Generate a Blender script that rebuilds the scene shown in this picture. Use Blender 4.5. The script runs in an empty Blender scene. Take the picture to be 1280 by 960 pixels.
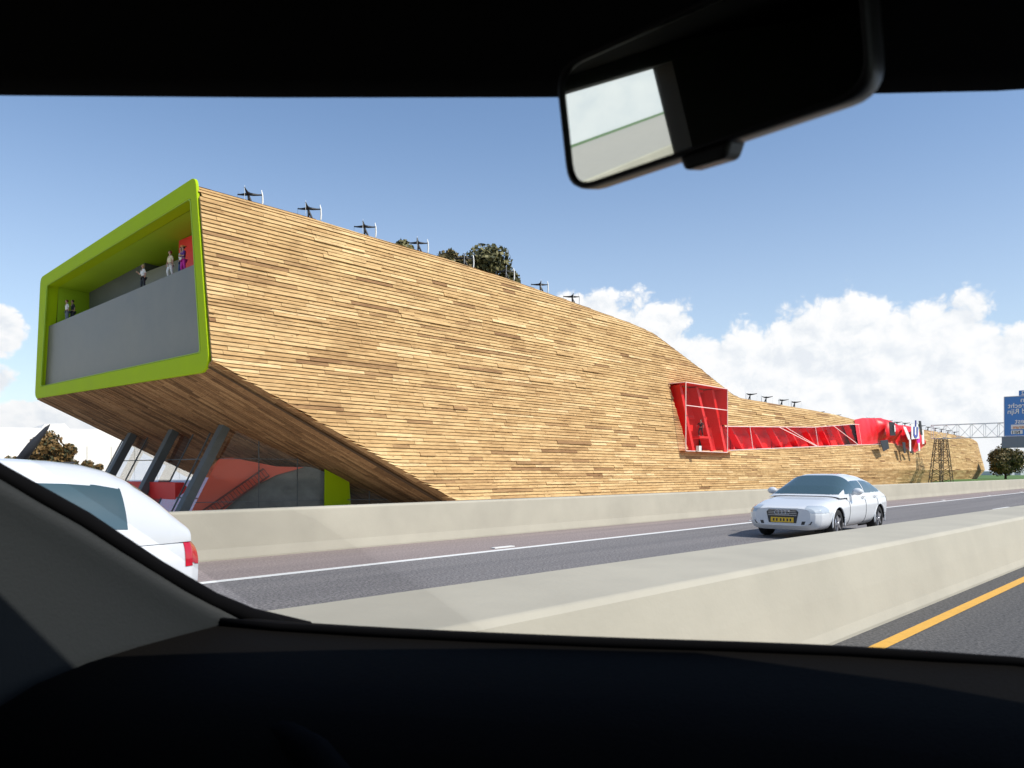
import bpy, bmesh, math, random
from mathutils import Vector, Matrix
random.seed(7)
R = math.radians
scene = bpy.context.scene
C = scene.collection
EYE = 1.55
TH = math.atan(.9)
S_, C_ = math.sin(TH), math.cos(TH)        # road direction r=(S_,C_), left-hand normal n=(-C_,S_)
ANG = math.atan2(C_, S_)                   # local frame (t along road, D away from it, z)

# ------------------------------------------------------------------ camera
cd = bpy.data.cameras.new("Camera"); cam = bpy.data.objects.new("Camera", cd); C.objects.link(cam)
cam.location = (0, 0, EYE); cam.rotation_euler = (R(90), 0, 0)
cd.sensor_width = 36; cd.lens = 28.125; cd.shift_y = 110/1280
cd.dof.use_dof = True; cd.dof.focus_distance = 60; cd.dof.aperture_fstop = 13
cd.clip_start = .02; cd.clip_end = 6000
scene.camera = cam

# ------------------------------------------------------------------ light
SUN_EL = R(49)
SH = Vector((.87, -.49)).normalized()     # horizontal direction towards the sun
sd = Vector((SH.x*math.cos(SUN_EL), SH.y*math.cos(SUN_EL), math.sin(SUN_EL)))
sl = bpy.data.lights.new("Sun", 'SUN'); sl.energy = 4.5; sl.angle = R(.5); sl.color = (1, .945, .86)
so = bpy.data.objects.new("Sun", sl); C.objects.link(so)
so.rotation_euler = sd.to_track_quat('Z', 'Y').to_euler()
scene.view_settings.view_transform = 'Standard'; scene.view_settings.look = 'None'
scene.view_settings.gamma = 1; scene.view_settings.exposure = 0.15
scene.view_settings.use_curve_mapping = False

class NT:
    """tiny helper for node trees"""
    def __init__(s, nt): s.nt = nt; s.L = nt.links
    def n(s, t, **k):
        x = s.nt.nodes.new(t)
        for a, b in k.items(): setattr(x, a, b)
        return x
    def set(s, sock, v):
        if hasattr(v, 'is_output'): s.L.new(v, sock)
        else: sock.default_value = v
    def m(s, op, a, b=0.0, c=0.0, clamp=False):
        x = s.n('ShaderNodeMath', operation=op); x.use_clamp = clamp
        s.set(x.inputs[0], a); s.set(x.inputs[1], b); s.set(x.inputs[2], c)
        return x.outputs[0]
    def smooth(s, v, a, b, lo=0.0, hi=1.0):
        x = s.n('ShaderNodeMapRange', interpolation_type='SMOOTHSTEP')
        s.set(x.inputs[0], v)
        for i, q in enumerate((a, b, lo, hi)): s.set(x.inputs[i+1], q)
        return x.outputs[0]
    def noise(s, vec, scale, detail=2, rough=.5, dist=0.0):
        x = s.n('ShaderNodeTexNoise'); s.L.new(vec, x.inputs['Vector'])
        x.inputs['Scale'].default_value = scale; x.inputs['Detail'].default_value = detail
        x.inputs['Roughness'].default_value = rough; x.inputs['Distortion'].default_value = dist
        return x.outputs[0]
    def comb(s, a, b, c):
        x = s.n('ShaderNodeCombineXYZ'); s.set(x.inputs[0], a); s.set(x.inputs[1], b); s.set(x.inputs[2], c)
        return x.outputs[0]
    def mix(s, f, a, b):
        x = s.n('ShaderNodeMix', data_type='RGBA'); s.set(x.inputs[0], f)
        for i, q in ((6, a), (7, b)):
            if isinstance(q, tuple) and len(q) == 3: q = q+(1,)
            s.set(x.inputs[i], q)
        return x.outputs[2]
    def ramp(s, f, stops, interp='LINEAR'):
        x = s.n('ShaderNodeValToRGB'); x.color_ramp.interpolation = interp
        e = x.color_ramp.elements
        while len(e) < len(stops): e.new(.5)
        for k, (p, col) in enumerate(stops):
            e[k].position = p; e[k].color = tuple(col)+(1,)
        s.L.new(f, x.inputs[0]); return x.outputs[0]

w = bpy.data.worlds.new("World"); scene.world = w; w.use_nodes = True
g = NT(w.node_tree); w.node_tree.nodes.clear()
sky = g.n('ShaderNodeTexSky'); sky.sky_type = 'NISHITA'; sky.sun_disc = False
sky.sun_elevation = SUN_EL; sky.sun_rotation = math.atan2(SH.x, SH.y)
sky.air_density = 1.0; sky.dust_density = .5; sky.ozone_density = 2.8
tc = g.n('ShaderNodeTexCoord'); sp = g.n('ShaderNodeSeparateXYZ'); g.L.new(tc.outputs['Generated'], sp.inputs[0])
X, Y, Z = sp.outputs
az = g.m('MULTIPLY', g.m('ARCTAN2', X, Y), 57.2958)
hl = g.m('SQRT', g.m('ADD', g.m('MULTIPLY', X, X), g.m('MULTIPLY', Y, Y)))
el = g.m('MULTIPLY', g.m('ARCTANGENT', g.m('DIVIDE', Z, hl)), 57.2958)
def cloud_noise(da, de):
    v = g.comb(g.m('ADD', az, da), g.m('ADD', g.m('MULTIPLY', el, 1.15), de), 3.7)
    a = g.n('ShaderNodeTexVoronoi', feature='F1', voronoi_dimensions='2D'); a.inputs['Scale'].default_value = .36
    a.inputs['Detail'].default_value = 3.5; a.inputs['Roughness'].default_value = .52; a.inputs['Lacunarity'].default_value = 2.3
    a.normalize = True
    wv = g.n('ShaderNodeVectorMath', operation='ADD')
    nz = g.n('ShaderNodeTexNoise'); g.L.new(v, nz.inputs['Vector']); nz.inputs['Scale'].default_value = .5; nz.inputs['Detail'].default_value = 5
    sc = g.n('ShaderNodeVectorMath', operation='MULTIPLY_ADD'); g.L.new(nz.outputs['Color'], sc.inputs[0])
    sc.inputs[1].default_value = (1.6, 1.6, 0); sc.inputs[2].default_value = (-.8, -.8, 0)
    g.L.new(v, wv.inputs[0]); g.L.new(sc.outputs[0], wv.inputs[1]); g.L.new(wv.outputs[0], a.inputs['Vector'])
    return g.m('SUBTRACT', 1.0, g.m('MULTIPLY', a.outputs['Distance'], 1.35))
# (azimuth, elevation, radius az, radius el) of each cumulus heap, degrees
heaps = [(5, 9, 4.5, 3.6), (8.6, 6, 6, 6.0), (12.5, 5.5, 6, 4.4), (17, 3, 6, 6.6), (20, 6.5, 4, 4.4), (22.8, 7, 4.2, 4.9),
         (26, 4, 6, 6.2), (28.8, 6, 3.6, 5.0), (32.5, 3, 5, 5.6), (38, 4, 7, 5), (48, 3, 7, 4), (62, 3, 9, 5), (75, 4, 8, 6), (-33.5, 8.4, 2.2, 1.6), (-34.5, 5.4, 2.8, 1.3),
         (-31, 3.0, 4.5, 1.4), (-24, 2.6, 7, 1.5), (-38, 3, 5, 3), (-52, 4, 9, 5), (-75, 3, 12, 6), (-110, 4, 14, 7), (-150, 4, 14, 6), (110, 4, 14, 6), (160, 4, 14, 7)]
field = None
for a, e, ra, re in heaps:
    dx = g.m('DIVIDE', g.m('SUBTRACT', az, float(a)), float(ra)); dy = g.m('DIVIDE', g.m('SUBTRACT', el, float(e)), float(re))
    d = g.m('SUBTRACT', 1.0, g.m('SQRT', g.m('ADD', g.m('MULTIPLY', dx, dx), g.m('MULTIPLY', dy, dy))))
    field = d if field is None else g.m('SMOOTH_MAX', field, d, .12)
n0 = cloud_noise(0.0, 0.0); n1 = cloud_noise(.55, .75)
dens = g.m('ADD', field, g.m('MULTIPLY', g.m('SUBTRACT', n0, .48), .8))
mask = g.smooth(dens, 0.0, .20)
shade = g.m('ADD', .5, g.m('MULTIPLY', g.m('SUBTRACT', n0, n1), 1.6))
shade = g.m('ADD', shade, g.m('MULTIPLY', g.smooth(dens, 0.05, .9), -.10))
nb = g.noise(g.comb(az, el, 9.0), .22, 3, .55)
shade = g.m('ADD', shade, g.m('MULTIPLY', g.m('SUBTRACT', nb, .5), .65), clamp=True)
ccol = g.ramp(shade, [(0, (.80, .84, .90)), (.3, (.91, .935, .965)), (.52, (1.0, 1.0, 1.01)), (1, (1.1, 1.09, 1.08))])
bgs = g.n('ShaderNodeBackground'); g.L.new(sky.outputs[0], bgs.inputs[0]); bgs.inputs[1].default_value = .15
bgc = g.n('ShaderNodeBackground'); g.L.new(ccol, bgc.inputs[0]); bgc.inputs[1].default_value = .92
haze = g.n('ShaderNodeBackground'); haze.inputs[0].default_value = (.93, .96, 1.0, 1); haze.inputs[1].default_value = .88
m1 = g.n('ShaderNodeMixShader'); g.L.new(mask, m1.inputs[0]); g.L.new(bgs.outputs[0], m1.inputs[1]); g.L.new(bgc.outputs[0], m1.inputs[2])
m2 = g.n('ShaderNodeMixShader'); hz = g.m('MAXIMUM', g.smooth(el, 0.0, 7.0, .72, 0.0), g.smooth(el, -2.0, 26.0, .36, 0.0)); g.L.new(hz, m2.inputs[0])
g.L.new(m1.outputs[0], m2.inputs[1]); g.L.new(haze.outputs[0], m2.inputs[2])
wo = g.n('ShaderNodeOutputWorld'); g.L.new(m2.outputs[0], wo.inputs[0])
w.cycles.sampling_method = 'MANUAL'; w.cycles.sample_map_resolution = 512
scene.cycles.max_bounces = 6; scene.cycles.diffuse_bounces = 3; scene.cycles.glossy_bounces = 3; scene.cycles.transparent_max_bounces = 10
scene.cycles.caustics_reflective = False; scene.cycles.caustics_refractive = False

# ------------------------------------------------------------------ materials
def mat(name, col, rough=.6, metal=0.0, var=0.0, vscale=3.0, bump=0.0, bscale=30.0, coat=0.0, spec=.5, emit=None):
    m = bpy.data.materials.new(name); m.use_nodes = True
    q = NT(m.node_tree); b = m.node_tree.nodes['Principled BSDF']
    b.inputs['Base Color'].default_value = tuple(col)+(1,)
    b.inputs['Roughness'].default_value = rough; b.inputs['Metallic'].default_value = metal
    b.inputs['Coat Weight'].default_value = coat; b.inputs['Specular IOR Level'].default_value = spec
    if var or bump: o = q.n('ShaderNodeTexCoord').outputs['Object']
    if var:
        nz = q.noise(o, vscale, 5, .6)
        q.L.new(q.ramp(nz, [(.25, [c*(1-var) for c in col]), (.75, [min(1, c*(1+var)) for c in col])]), b.inputs['Base Color'])
        q.L.new(q.m('ADD', rough-.08, q.m('MULTIPLY', nz, .16)), b.inputs['Roughness'])
    if bump:
        bp = q.n('ShaderNodeBump'); bp.inputs['Strength'].default_value = bump; bp.inputs['Distance'].default_value = .02
        q.L.new(q.noise(o, bscale, 4, .6), bp.inputs['Height']); q.L.new(bp.outputs[0], b.inputs['Normal'])
    return m
def glass(name, tint=(.85, .9, .9), gl=.12, rough=.02):
    m = bpy.data.materials.new(name); m.use_nodes = True; q = NT(m.node_tree); m.node_tree.nodes.clear()
    t = q.n('ShaderNodeBsdfTransparent'); t.inputs[0].default_value = tint+(1,)
    s = q.n('ShaderNodeBsdfGlossy'); s.inputs['Roughness'].default_value = rough; s.inputs[0].default_value = (1, 1, 1, 1)
    fr = q.n('ShaderNodeFresnel'); fr.inputs[0].default_value = 1.45
    x = q.n('ShaderNodeMixShader'); q.L.new(q.m('MULTIPLY', fr.outputs[0], gl*10, clamp=True), x.inputs[0])
    q.L.new(t.outputs[0], x.inputs[1]); q.L.new(s.outputs[0], x.inputs[2])
    o = q.n('ShaderNodeOutputMaterial'); q.L.new(x.outputs[0], o.inputs[0]); return m
def wood(name, stops, dark=1.0):
    m = bpy.data.materials.new(name); m.use_nodes = True; q = NT(m.node_tree); b = m.node_tree.nodes['Principled BSDF']
    geo = q.n('ShaderNodeNewGeometry'); rnd = geo.outputs['Random Per Island']
    o = q.n('ShaderNodeTexCoord').outputs['Object']
    base = q.ramp(rnd, stops)
    mp = q.n('ShaderNodeMapping'); mp.inputs['Scale'].default_value = (.35, 3, 5.5); q.L.new(o, mp.inputs[0])
    of = q.n('ShaderNodeVectorMath', operation='ADD'); q.L.new(mp.outputs[0], of.inputs[0])
    q.L.new(q.comb(q.m('MULTIPLY', rnd, 97.0), 0.0, 0.0), of.inputs[1])
    gr = q.noise(of.outputs[0], 3.0, 6, .65, .4)
    c1 = q.n('ShaderNodeMix', data_type='RGBA', blend_type='MULTIPLY'); c1.inputs[0].default_value = 1
    q.L.new(base, c1.inputs[6]); q.L.new(q.ramp(gr, [(.26, (.42, .33, .26)), (.44, (.84, .80, .75)), (.58, (1.0, .98, .95)), (.75, (1.18, 1.15, 1.08))]), c1.inputs[7])
    big = q.noise(o, .09, 3, .5)
    c2 = q.n('ShaderNodeMix', data_type='RGBA', blend_type='MULTIPLY'); c2.inputs[0].default_value = 1
    q.L.new(c1.outputs[2], c2.inputs[6]); q.L.new(q.ramp(big, [(.3, (.84*dark, .78*dark, .72*dark)), (.7, (1.0*dark, .98*dark, .93*dark))]), c2.inputs[7])
    kn = q.n('ShaderNodeTexVoronoi'); kn.inputs['Scale'].default_value = 1.0; km = q.n('ShaderNodeMapping'); km.inputs['Scale'].default_value = (1.1, 1.5, 3.3); q.L.new(o, km.inputs[0]); q.L.new(km.outputs[0], kn.inputs['Vector'])
    c3 = q.n('ShaderNodeMix', data_type='RGBA', blend_type='MULTIPLY'); c3.inputs[0].default_value = 1
    q.L.new(c2.outputs[2], c3.inputs[6]); q.L.new(q.ramp(kn.outputs['Distance'], [(.05, (.45, .36, .30)), (.16, (1, 1, 1))]), c3.inputs[7])
    st = q.n('ShaderNodeMapping'); st.inputs['Scale'].default_value = (.5, .6, 1.6); q.L.new(o, st.inputs[0])
    c4 = q.n('ShaderNodeMix', data_type='RGBA', blend_type='MULTIPLY'); c4.inputs[0].default_value = 1
    q.L.new(c3.outputs[2], c4.inputs[6]); q.L.new(q.ramp(q.noise(st.outputs[0], .8, 6, .7), [(.3, (.72, .66, .60)), (.55, (1.02, 1.0, .97))]), c4.inputs[7])
    q.L.new(c4.outputs[2], b.inputs['Base Color']); b.inputs['Roughness'].default_value = .75
    b.inputs['Specular IOR Level'].default_value = .25
    bp = q.n('ShaderNodeBump'); bp.inputs['Strength'].default_value = .5; bp.inputs['Distance'].default_value = .03
    q.L.new(gr, bp.inputs['Height']); q.L.new(bp.outputs[0], b.inputs['Normal'])
    return m
WSTOPS = [(0, (.33, .20, .10)), (.035, (.46, .31, .16)), (.10, (.585, .41, .205)), (.5, (.66, .48, .25)), (.9, (.73, .555, .305)), (1, (.83, .665, .40))]
M = {}
M['wood'] = wood('weathered_boards', WSTOPS)
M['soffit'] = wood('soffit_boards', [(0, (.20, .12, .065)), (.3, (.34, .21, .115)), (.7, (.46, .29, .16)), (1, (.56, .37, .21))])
M['backing'] = mat('dark_batten', (.09, .05, .025), .9)
M['green'] = mat('green_panel', (.38, .54, .004), .6, var=.05, vscale=.4, spec=.12)
M['greenin'] = mat('green_render', (.33, .52, .01), .6, var=.08, vscale=.3)
M['concrete'] = mat('grey_concrete', (.165, .16, .128), .4, var=.18, vscale=.35, bump=.1)
M['darkgrey'] = mat('dark_grey_wall', (.10, .11, .105), .6, var=.15, vscale=.5)
M['red'] = mat('red_paint', (.78, .022, .018), .42, var=.06, vscale=.6)
M['redin'] = mat('red_interior', (.90, .035, .03), .5, var=.08, vscale=.5)
M['inner'] = mat('grey_green_wall', (.17, .18, .165), .4, var=.35, vscale=.8)
M['redhall'] = mat('orange_red_wall', (.95, .15, .08), .5, var=.06, vscale=.5)
M['cabin'] = mat('cabin_cloth', (.035, .031, .027), .9)
M['redfabric'] = mat('red_sheet', (.72, .012, .018), .4, var=.1, vscale=.4, bump=.2, bscale=2)
M['pinkwhite'] = mat('pale_mullion', (.85, .62, .58), .4)
M['steel'] = mat('grey_steel', (.11, .125, .125), .5, var=.12, vscale=1.5)
M['gsteel'] = mat('galvanised_steel', (.74, .77, .78), .45, var=.1, vscale=2)
M['shadowsteel'] = mat('brown_shadow_steel', (.13, .095, .055), .6, var=.15, vscale=2)
M['white'] = mat('white_paint', (.80, .80, .78), .35)
M['black'] = mat('black_metal', (.012, .012, .014), .5)
M['barrier'] = mat('cream_concrete', (.40, .372, .295), .7, var=.12, vscale=.7, bump=.12, bscale=22)
M['marking'] = mat('white_marking', (.72, .72, .69), .6, var=.1, vscale=14)
M['yellow'] = mat('yellow_marking', (.66, .36, .05), .6, var=.12, vscale=14)
M['glass'] = glass('clear_glass', (.97, .98, .98), .045)
M['redglass'] = glass('red_glass', (1.0, .93, .93), .02)
M['windscreen'] = glass('windscreen_glass', (.985, .99, .99), .018)
M['hall'] = mat('white_cladding', (.88, .86, .80), .7, var=.03, vscale=.1)
M['farhall'] = mat('pale_far_wall', (.62, .64, .66), .7, var=.08, vscale=.1)
M['stair'] = mat('stair_steel', (.16, .03, .02), .5)
M['signblue'] = mat('sign_blue', (.06, .23, .58), .35)
M['signgrey'] = mat('sign_box_grey', (.16, .20, .24), .5)
M['carwhite'] = mat('white_car_paint', (.68, .70, .715), .22, coat=.7)
M['carglass'] = mat('tinted_car_glass', (.045, .085, .095), .06, spec=1.0, coat=.5)
M['tyre'] = mat('tyre_rubber', (.015, .015, .015), .8)
M['rim'] = mat('alloy', (.5, .5, .52), .3, metal=.8)
M['tail'] = mat('tail_light_red', (.55, .01, .03), .15, coat=.8)
M['lamp'] = mat('lamp_glass', (.45, .5, .54), .08, coat=1.0)
M['grille'] = mat('dark_grille', (.02, .025, .03), .35)
M['plate'] = mat('yellow_plate', (.80, .50, .03), .4)
M['dash'] = mat('soft_black_plastic', (.0048, .0042, .0036), .8, spec=.05, bump=.12, bscale=260)
M['trim'] = mat('grey_trim', (.015, .018, .019), .6, spec=.25, bump=.05, bscale=300)
M['lining'] = mat('dark_roof_lining', (.004, .004, .0045), .95, spec=.05)
M['mirrorbody'] = mat('black_mirror_shell', (.009, .009, .010), .42, spec=.3)
M['mirrorglass'] = mat('mirror_silver', (.80, .86, .83), .02, metal=1.0)
M['leafA'] = mat('autumn_leaves', (.17, .13, .045), .7, var=.4, vscale=1.3)
M['leafB'] = mat('olive_leaves', (.17, .155, .06), .7, var=.4, vscale=1.0)
M['leafC'] = mat('golden_leaves', (.20, .12, .035), .7, var=.4, vscale=1.2)
M['leafD'] = mat('dark_leaves', (.05, .055, .022), .8)  # darker leaf tone, mixed at random through the crowns
M['bark'] = mat('bark', (.05, .035, .025), .9)
M['skin'] = mat('skin', (.50, .29, .20), .6)
for nme, col in dict(cream=(.75, .66, .42), cloth_white=(.8, .8, .78), purple=(.12, .03, .22), denim=(.05, .09, .20), greyblue=(.16, .19, .24), charcoal=(.03, .035, .045), hairdark=(.05, .02, .012), hairred=(.20, .04, .02), hairfair=(.5, .38, .18), magenta=(.62, .03, .38), blueprint=(.09, .12, .40), orange=(.65, .25, .08)).items():
    M[nme] = mat(nme+'_colour', col, .75)

# grass / terrain
def ground_mat():
    m = bpy.data.materials.new('meadow_grass'); m.use_nodes = True; q = NT(m.node_tree); b = m.node_tree.nodes['Principled BSDF']
    o = q.n('ShaderNodeTexCoord').outputs['Object']
    a = q.noise(o, .05, 5, .6); c = q.noise(o, 2.5, 4, .7)
    col = q.ramp(q.m('ADD', q.m('MULTIPLY', a, .6), q.m('MULTIPLY', c, .4)), [(.3, (.04, .085, .015)), (.55, (.085, .17, .03)), (.75, (.14, .20, .05))])
    q.L.new(col, b.inputs['Base Color']); b.inputs['Roughness'].default_value = .9; return m
M['grass'] = ground_mat()
def asphalt(name, a, bcol, tint=None):
    m = bpy.data.materials.new(name); m.use_nodes = True; q = NT(m.node_tree); b = m.node_tree.nodes['Principled BSDF']
    o = q.n('ShaderNodeTexCoord').outputs['Object']
    f = q.noise(o, 26, 3, .75); vor = q.n('ShaderNodeTexVoronoi'); vor.inputs['Scale'].default_value = 38; q.L.new(o, vor.inputs['Vector'])
    col = q.ramp(f, [(.34, a), (.5, [(x+y)/2 for x, y in zip(a, bcol)]), (.66, bcol)])
    mp = q.n('ShaderNodeMapping'); mp.inputs['Scale'].default_value = (.04, 1, 1); q.L.new(o, mp.inputs[0])
    st = q.noise(mp.outputs[0], 1.3, 4, .6)
    mx = q.n('ShaderNodeMix', data_type='RGBA', blend_type='MULTIPLY'); mx.inputs[0].default_value = 1
    q.L.new(col, mx.inputs[6]); q.L.new(q.ramp(st, [(.35, (.86, .86, .87)), (.65, (1.1, 1.09, 1.08))]), mx.inputs[7])
    q.L.new(mx.outputs[2], b.inputs['Base Color']); b.inputs['Roughness'].default_value = .85
    bp = q.n('ShaderNodeBump'); bp.inputs['Strength'].default_value = .6; bp.inputs['Distance'].default_value = .01
    q.L.new(vor.outputs[0], bp.inputs['Height']); q.L.new(bp.outputs[0], b.inputs['Normal']); return m
M['asphalt'] = asphalt('grey_asphalt', (.05, .048, .048), (.29, .275, .27))
M['bounce_paving'] = mat('pale_bounce_paving', (.42, .38, .32), .85, var=.08, vscale=.6)
M['asphalt_near'] = asphalt('dark_asphalt', (.045, .044, .042), (.12, .115, .11))
M['shoulder'] = asphalt('reddish_asphalt', (.15, .12, .11), (.36, .30, .28))

# ------------------------------------------------------------------ mesh helpers
class MB:
    def __init__(s): s.v = []; s.f = []; s.mi = []; s.sm = []; s.cur = 0; s.smooth = False
    def add(s, vs, fs):
        b = len(s.v); s.v += [tuple(p) for p in vs]
        for f in fs: s.f.append([b+i for i in f]); s.mi.append(s.cur); s.sm.append(s.smooth)
        return s
    def quad(s, a, b, c, d): return s.add([a, b, c, d], [(0, 1, 2, 3)])
    def box(s, x0, x1, y0, y1, z0, z1):
        return s.hexa([(x0, y0, z0), (x1, y0, z0), (x1, y1, z0), (x0, y1, z0), (x0, y0, z1), (x1, y0, z1), (x1, y1, z1), (x0, y1, z1)])
    def hexa(s, p): return s.add(p, [(3, 2, 1, 0), (4, 5, 6, 7), (0, 1, 5, 4), (1, 2, 6, 5), (2, 3, 7, 6), (3, 0, 4, 7)])
    def bar(s, a, b, w, h=None, up=(0, 0, 1)):
        h = h or w; a = Vector(a); b = Vector(b); d = (b-a).normalized(); u = Vector(up)
        if abs(d.dot(u)) > .98: u = Vector((1, 0, 0))
        x = d.cross(u).normalized()*w/2; y = x.cross(d).normalized()*h/2
        return s.hexa([a-x-y, a+x-y, a+x+y, a-x+y, b-x-y, b+x-y, b+x+y, b-x+y])
    def tube(s, pts, rad, n=8, cap=True):
        pts = [Vector(p) for p in pts]; rad = rad if isinstance(rad, (list, tuple)) else [rad]*len(pts); vs = []
        for i, p in enumerate(pts):
            d = (pts[min(i+1, len(pts)-1)]-pts[max(i-1, 0)]).normalized(); u = Vector((0, 0, 1)) if abs(d.z) < .95 else Vector((1, 0, 0))
            x = d.cross(u).normalized(); y = x.cross(d).normalized()
            for k in range(n): a = 2*math.pi*k/n; vs.append(p+(x*math.cos(a)+y*math.sin(a))*rad[i])
        fs = [(i*n+k, i*n+(k+1) % n, (i+1)*n+(k+1) % n, (i+1)*n+k) for i in range(len(pts)-1) for k in range(n)]
        if cap: fs += [tuple(range(n))[::-1], tuple(range((len(pts)-1)*n, len(pts)*n))]
        o = s.smooth; s.smooth = True; s.add(vs, fs); s.smooth = o; return s
    def grid(s, rows, closed=False):
        n = len(rows[0]); vs = [p for r in rows for p in r]
        k1 = n if closed else n-1
        return s.add(vs, [(i*n+k, i*n+(k+1) % n, (i+1)*n+(k+1) % n, (i+1)*n+k) for i in range(len(rows)-1) for k in range(k1)])
    def prism(s, poly, off):
        off = Vector(off); n = len(poly); a = [Vector(p) for p in poly]; b = [p+off for p in a]
        return s.add(a+b, [tuple(range(n))[::-1], tuple(range(n, 2*n))]+[(i, (i+1) % n, n+(i+1) % n, n+i) for i in range(n)])
    def ball(s, c, r, sx=1, sy=1, sz=1, n=10, m=7):
        rows = []
        for i in range(m+1):
            a = math.pi*i/m
            rows.append([(c[0]+r*sx*math.sin(a)*math.cos(2*math.pi*k/n), c[1]+r*sy*math.sin(a)*math.sin(2*math.pi*k/n), c[2]+r*sz*math.cos(a)) for k in range(n)])
        o = s.smooth; s.smooth = True; s.grid(rows, True); s.smooth = o; return s
    def build(s, name, m, parent=None, loc=None, rot=None, fixn=True, bevel=0, subs=0):
        me = bpy.data.meshes.new(name); me.from_pydata(s.v, [], s.f)
        ms = m if isinstance(m, (list, tuple)) else [m]
        for q in ms: me.materials.append(M[q] if isinstance(q, str) else q)
        me.polygons.foreach_set('material_index', s.mi); me.polygons.foreach_set('use_smooth', s.sm)
        if fixn:
            bm = bmesh.new(); bm.from_mesh(me); bmesh.ops.recalc_face_normals(bm, faces=bm.faces); bm.to_mesh(me); bm.free()
        me.update(); o = bpy.data.objects.new(name, me); C.objects.link(o)
        if parent: o.parent = parent
        if loc is not None: o.location = loc
        if rot is not None: o.rotation_euler = (0, 0, rot)
        if bevel:
            b = o.modifiers.new('bevel', 'BEVEL'); b.width = bevel; b.segments = 3; b.limit_method = 'ANGLE'; b.angle_limit = R(35)
        if subs:
            b = o.modifiers.new('sub', 'SUBSURF'); b.levels = subs; b.render_levels = subs
        return o
def tag(o, label=None, cat=None, group=None, kind=None):
    if label: o['label'] = label
    if cat: o['category'] = cat
    if group: o['group'] = group
    if kind: o['kind'] = kind
    return o
def W(t, D, z=0.0): return Vector((-C_*D+S_*t, S_*D+C_*t, z))
def thing(name, label, cat, t=0, D=0, z=0, rot=0.0, group=None):
    o = bpy.data.objects.new(name, None); o.empty_display_size = .3; C.objects.link(o)
    o.location = W(t, D, z); o.rotation_euler = (0, 0, ANG+rot); return tag(o, label, cat, group)
def copy_thing(src, t, D, z, rot, label):
    r = src.copy(); C.objects.link(r); r.location = W(t, D, z); r.rotation_euler = (0, 0, ANG+rot); r['label'] = label
    for ch in list(src.children):
        c = ch.copy(); C.objects.link(c); c.parent = r
        for gch in list(ch.children):
            d = gch.copy(); C.objects.link(d); d.parent = c
    return r
def interp(tab, x):
    if x <= tab[0][0]: return tab[0][1]
    for (a, b), (c, d) in zip(tab, tab[1:]):
        if x <= c: return b+(d-b)*(x-a)/(c-a)
    return tab[-1][1]
def sm(x): x = max(0, min(1, x)); return x*x*(3-2*x)
ROADROT = ANG

# ------------------------------------------------------------------ ground and roads
def zg(t, D):
    if D < 15.4: return -.35
    k = sm((D-15.4)/6)
    far = sm((t-150)/50)
    back = sm((D-90)/60)
    return -.35*(1-k)+k*(-1.7*(1-far)*(1-back)-.12*far)
mb = MB(); mb.smooth = True
ts = [-2500, -1200, -600, -300, -150, -80, -40, -20]+list(range(-10, 260, 8))+[280, 320, 400, 600, 1000, 1700, 3000]
Ds = [-2500, -1000, -400, -100, -30, -12, 0, 13, 15.4, 17, 19, 21.5, 26, 34, 42, 50, 60, 70, 80, 90, 105, 120, 135, 150, 200, 300, 500, 900, 1600, 3000]
mb.grid([[(t, D, zg(t, D)) for D in Ds] for t in ts])
tag(mb.build('ground', 'grass', rot=ROADROT, fixn=False), kind='structure')
mb = MB(); tt = [-600, -300, -150, -80]+list(range(-40, 161, 8)); DD = [16.5, 19, 21.5, 26, 34, 42, 50, 60, 70, 80, 90, 105, 120, 135, 150, 200, 300]
mb.grid([[(t, D, zg(t, D)+.02) for D in DD] for t in tt]); tag(mb.build('bounce_forecourt', 'bounce_paving', rot=ROADROT, fixn=False), kind='structure')  # hidden pale ground, added to bounce warm light up onto the soffit
# edge lines: (D at t=0, slope)
def near(t): return 2.74-.0155*t
def nearfar(t): return 4.02-.0195*t
def farb(t): return 13.06+.0165*t
def whit(t): return 10.58+.0165*t
T0, T1 = -40, 150
def sheet(fa, fb, z, m, name, n=24, under=.3):
    mb = MB()
    rows = [[(t, fa(t), z), (t, fb(t), z)] for t in [T0+(T1-T0)*i/n for i in range(n+1)]]
    mb.grid(rows)
    return tag(mb.build(name, m, rot=ROADROT, fixn=False), kind='structure')
sheet(lambda t: -12, lambda t: near(min(t, 90))+.5, 0.0, 'asphalt_near', 'near_road')
sheet(lambda t: near(min(t, 90))+.5, lambda t: whit(t)-.02, 0.0, 'asphalt', 'far_road')
sheet(lambda t: whit(t)-.02, lambda t: farb(t)+.4, 0.0, 'shoulder', 'road_shoulder')
def line(f, w, z, m, name):
    mb = MB(); mb.grid([[(t, f(t)-w/2, z), (t, f(t)+w/2, z)] for t in [T0+(T1-T0)*i/40 for i in range(41)]])
    tag(mb.build(name, m, rot=ROADROT, fixn=False), kind='structure')
line(lambda t: near(min(t, 90))-.30, .13, .004, 'yellow', 'yellow_edge_line')
line(lambda t: whit(t), .20, .004, 'marking', 'white_edge_line')
mb = MB()
for t in range(-36, 150, 12):
    mb.box(t-.25, t+.35, whit(t)+.26, whit(t)+.38, .003, .022)
tag(mb.build('lane_studs', 'marking', rot=ROADROT), kind='structure')
# lane dashes between the two far lanes
mb = MB()
for t in range(-34, 150, 12): mb.box(t, t+3, 7.2+.002*t, 7.34+.002*t, .003, .006)
tag(mb.build('lane_dashes', 'marking', rot=ROADROT), kind='structure')

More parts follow.
